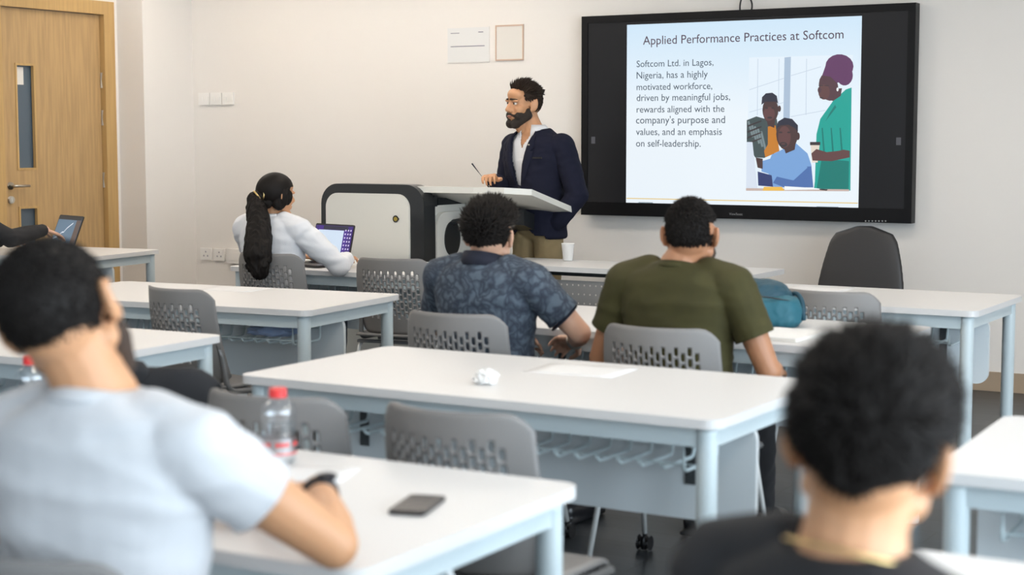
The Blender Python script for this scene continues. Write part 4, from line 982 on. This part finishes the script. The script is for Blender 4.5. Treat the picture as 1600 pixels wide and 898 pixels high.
laptop('dark laptop with a blue screen and white line before the wooden door', (-7.68, 7.46, .75), R(-18), 22, (M['lapdark'], emit('blue_screen', srgb(92, 122, 146), .8)), sh2)

def bottle(label, loc):
    t = thing('water_bottle', label, 'bottle', loc, 0, 'red-capped water bottles')
    b = NB(); prof = [(0, .002), (.028, .002), (.0335, .006)]
    for k in range(13): z = .012+k*.0075; prof.append((.0345-.002*(k % 2), z))
    prof += [(.0345, .112), (.033, .122), (.025, .134), (.0145, .140), (.0145, .148)]; lathe(b, prof, n=24); obj('plastic_body', b, M['pet'], t, True)
    b = NB(); lathe(b, [(.0, .004), (.032, .006), (.032, .085), (0, .085)], n=24); obj('water', b, M['water'], t, True)
    b = NB(); lathe(b, [(.0, .162), (.0155, .162), (.0175, .160), (.0175, .143), (0, .143)], n=24); obj('cap', b, M['red'], t)
    b = NB(); lathe(b, [(.0357, .022), (.0357, .058)], n=24); lb = obj('label', b, M['lbl'], t, True)
    b = NB()
    for z0, z1 in ((.042, .050), (.024, .028)):
        n = 24
        for k in range(n):
            if z0 > .03 and k % 4 == 3: continue
            a0, a1 = 2*PI*k/n, 2*PI*(k+.8)/n; b.faces.new([b.verts.new((.0361*math.cos(a_), .0361*math.sin(a_), z)) for a_, z in ((a0, z0), (a1, z0), (a1, z1), (a0, z1))])
    obj('label_print', b, M['red'], lb)
    return t
M['pet'] = clear('clear_plastic', (.96, .98, 1), .16, .12); M['water'] = clear('clear_water', (.93, .96, .98), .06, .05); M['lbl'] = clear('label_film', (.93, .80, .82), .35, .4)
bt = bottle('clear water bottle with a red cap beside the foreground man\'s hand', (-2.235, 2.80, .75))
bt.scale = (1.12, 1.12, 1.04)
dup(bt, (-3.095, 2.895, .75), 1, 'red-capped bottle left of the white-T-shirted man, near the left frame edge')
t = thing('smartphone', 'black smartphone lying on the foreground desk', 'phone', (-1.735, 2.60, .75), R(40)); b = NB(); prism(b, rrect(.150, .074, .010, 4), lambda x, y: (x, y, .001), lambda x, y: (x, y, .0085)); bevel(b, .002, 2, .9); obj('case', b, M['black'], t)
b = NB(); prism(b, rrect(.144, .068, .008, 4), lambda x, y: (x, y, .0086), lambda x, y: (x, y, .0092)); obj('glass', b, M['phone'], t); t.rotation_euler.z = R(106)
b = NB(); bmesh.ops.create_icosphere(b, subdivisions=4, radius=1)
for v in b.verts:
    q = v.co*1.7; r_ = .027*(1+.35*(1-2.2*abs(noise.noise(q)))+noise.noise(q*2.6)*.12); v.co = V((v.co.x*r_*1.2, v.co.y*r_, max(-.018, v.co.z*r_*.8)))
    v.co.z += .0185
ob = tag(obj('crumpled_tissue', b, M['paper'], None, False), 'crumpled white tissue on the middle desk', 'tissue'); ob.location = (-2.44, 4.02, .75)
b = NB(); lathe(b, [(0, .002), (.026, .002), (.027, .004), (.037, .098), (.039, .1), (.037, .102), (.0355, .098), (.0255, .006), (0, .006)], n=28); ob = tag(obj('paper_cup', b, M['paper'], None, True), 'white paper cup on the narrow front table', 'cup'); ob.location = (-4.46, 8.26, .75)

# teal bag
t = thing('backpack', 'teal backpack lying on the desk beside the olive-shirted man', 'bag', (-2.275, 5.80, .75), R(20))
b = NB(); loft(b, [(0, 0, .004, .12, .11), (0, 0, .02, .135, .13), (0, 0, .07, .135, .13), (0, .0, .105, .12, .12), (0, .0, .12, .08, .09)], 28, 3.4); fuse('main_body', b, .006, 4, M['teal'], t, .003, (18, 18, 22))
b = NB(); loft(b, [(-.03, .03, .085, .13, .11), (-.035, .03, .12, .13, .11), (-.04, .03, .155, .105, .09), (-.05, .03, .172, .06, .06)], 28, 2.8); fuse('top_flap', b, .006, 4, M['teal_dark'], t, .004, (16, 16, 22), seed=4)
b = NB(); ell(b, (-.125, -.055, .055), (.028, .065, .05)); fuse('mesh_pocket', b, .005, 3, M['leather'], t)
b = NB(); tube(b, bend([(.07, .06, .10), (.11, .02, .13), (.135, -.02, .10), (.14, -.05, .03)], .03), .009, 8); obj('strap', b, M['teal_dark'], t, True)
b = NB(); tube(b, bend([(-.10, -.09, .10), (-.06, -.115, .125), (.02, -.12, .12), (.09, -.10, .105)], .03), .003, 6); obj('zip', b, M['black'], t, True)
b = NB(); box(b, -.105, -.07, -.122, -.117, .098, .112); obj('tab', b, M['wire'], t)

def sheet(label, loc, rz, sx, sy, h=.002, m='sheet', name='paper_sheet', cat='paper'):
    b = NB(); n = 6; g = [[b.verts.new((-sx/2+sx*i/n, -sy/2+sy*j/n, .0012+.004*max(0, (i/n-.8))*(j/n))) for j in range(n+1)] for i in range(n+1)]
    for i in range(n):
        for j in range(n): b.faces.new((g[i][j], g[i+1][j], g[i+1][j+1], g[i][j+1]))
    o = tag(obj(name, b, M[m], None, True), label, cat); o.location = loc; o.rotation_euler.z = R(rz); md = solid(o, h, 1); return o
t = thing('notebook', 'closed white notebook below the teal bag', 'notebook', (-2.09, 5.52, .75), R(-3)); b = NB(); prism(b, rrect(.21, .29, .006, 3), lambda x, y: (x, y, .001), lambda x, y: (x, y, .012)); obj('pages', b, M['paper_warm'], t); b = NB(); prism(b, rrect(.214, .294, .008, 3), lambda x, y: (x, y, .0121), lambda x, y: (x, y, .0138)); obj('cover', b, M['paper'], t)
M['sheet'] = mat('printer_paper', (.68, .68, .68), .7)
sheet('loose white sheet on the middle desk in front of the olive-shirted man', (-2.33, 4.40, .75), 4, .297, .21)
sheet('loose white sheet on the front-wall desk near the black chair', (-2.62, 7.33, .75), 3, .297, .21)
sheet('loose white sheet on the long desk before the seated woman', (-5.00, 5.95, .75), 6, .297, .21)
sheet('white sheet beside the red-capped bottle on the foreground desk', (-2.12, 2.74, .75), 20, .21, .15)
b = NB(); bmesh.ops.create_icosphere(b, subdivisions=4, radius=1)
for v in b.verts:
    q = v.co*2; r_ = 1+.3*noise.noise(q)+.25*noise.noise(q*2.7); v.co = V((v.co.x*.125*r_, v.co.y*.055*r_, max(-.022, v.co.z*.03*r_)))
ob = tag(obj('crumpled_film', b, M['blue_film'], None, True), 'crumpled blue plastic film in the wire basket of the long desk', 'wrapper'); ob.location = (-4.42, 5.52, .633); ob.rotation_euler.z = R(5)

# black jacket over the back of the near chair
cr = R(3); cx, cy = -2.955, 3.34
t = thing('jacket', 'black jacket draped over a grey chair beside the white-T-shirted man', 'jacket', (cx, cy, 0), cr)
b = NB(); nu, nv = 26, 34; g = []
for i in range(nu+1):
    u = -.225+.43*i/nu; row = []
    for j in range(nv+1):
        q = j/nv; ub = max(-.205, min(.205, u)); top = .872-.045*max(0, (abs(ub)-.15)/.055)**2.2
        yb = lambda z: -.19-(z-.47)*.25+.098*(ub/.205)**2+.02*((z-.62)/.2)**2
        n_ = noise.noise(V((u*14, q*5, 2)))*.012
        if q < .5: z = .56+(top-.56)*min(1, q/.45); y = yb(z)-.022*(1 if q < .42 else max(0, (.5-q)/.08)) + n_
        else: z = top-(top-.62)*max(0, (q-.55)/.45); y = yb(z)+.022*min(1, (q-.5)/.08) + n_
        if .45 <= q <= .55: z += .006
        row.append(b.verts.new((u, y, z)))
    g.append(row)
for i in range(nu):
    for j in range(nv): b.faces.new((g[i][j], g[i+1][j], g[i+1][j+1], g[i][j+1]))
solid(obj('cloth', b, M['blackcloth'], t, True), .008, 0)
b = NB(); loft(b, [(-.03, -.27, .845, .09, .03), (-.03, -.27, .875, .10, .035), (-.03, -.27, .895, .08, .025)], 22, 2.4); fuse('hood', b, .006, 4, M['blackcloth'], t, .004, (16, 16, 16))
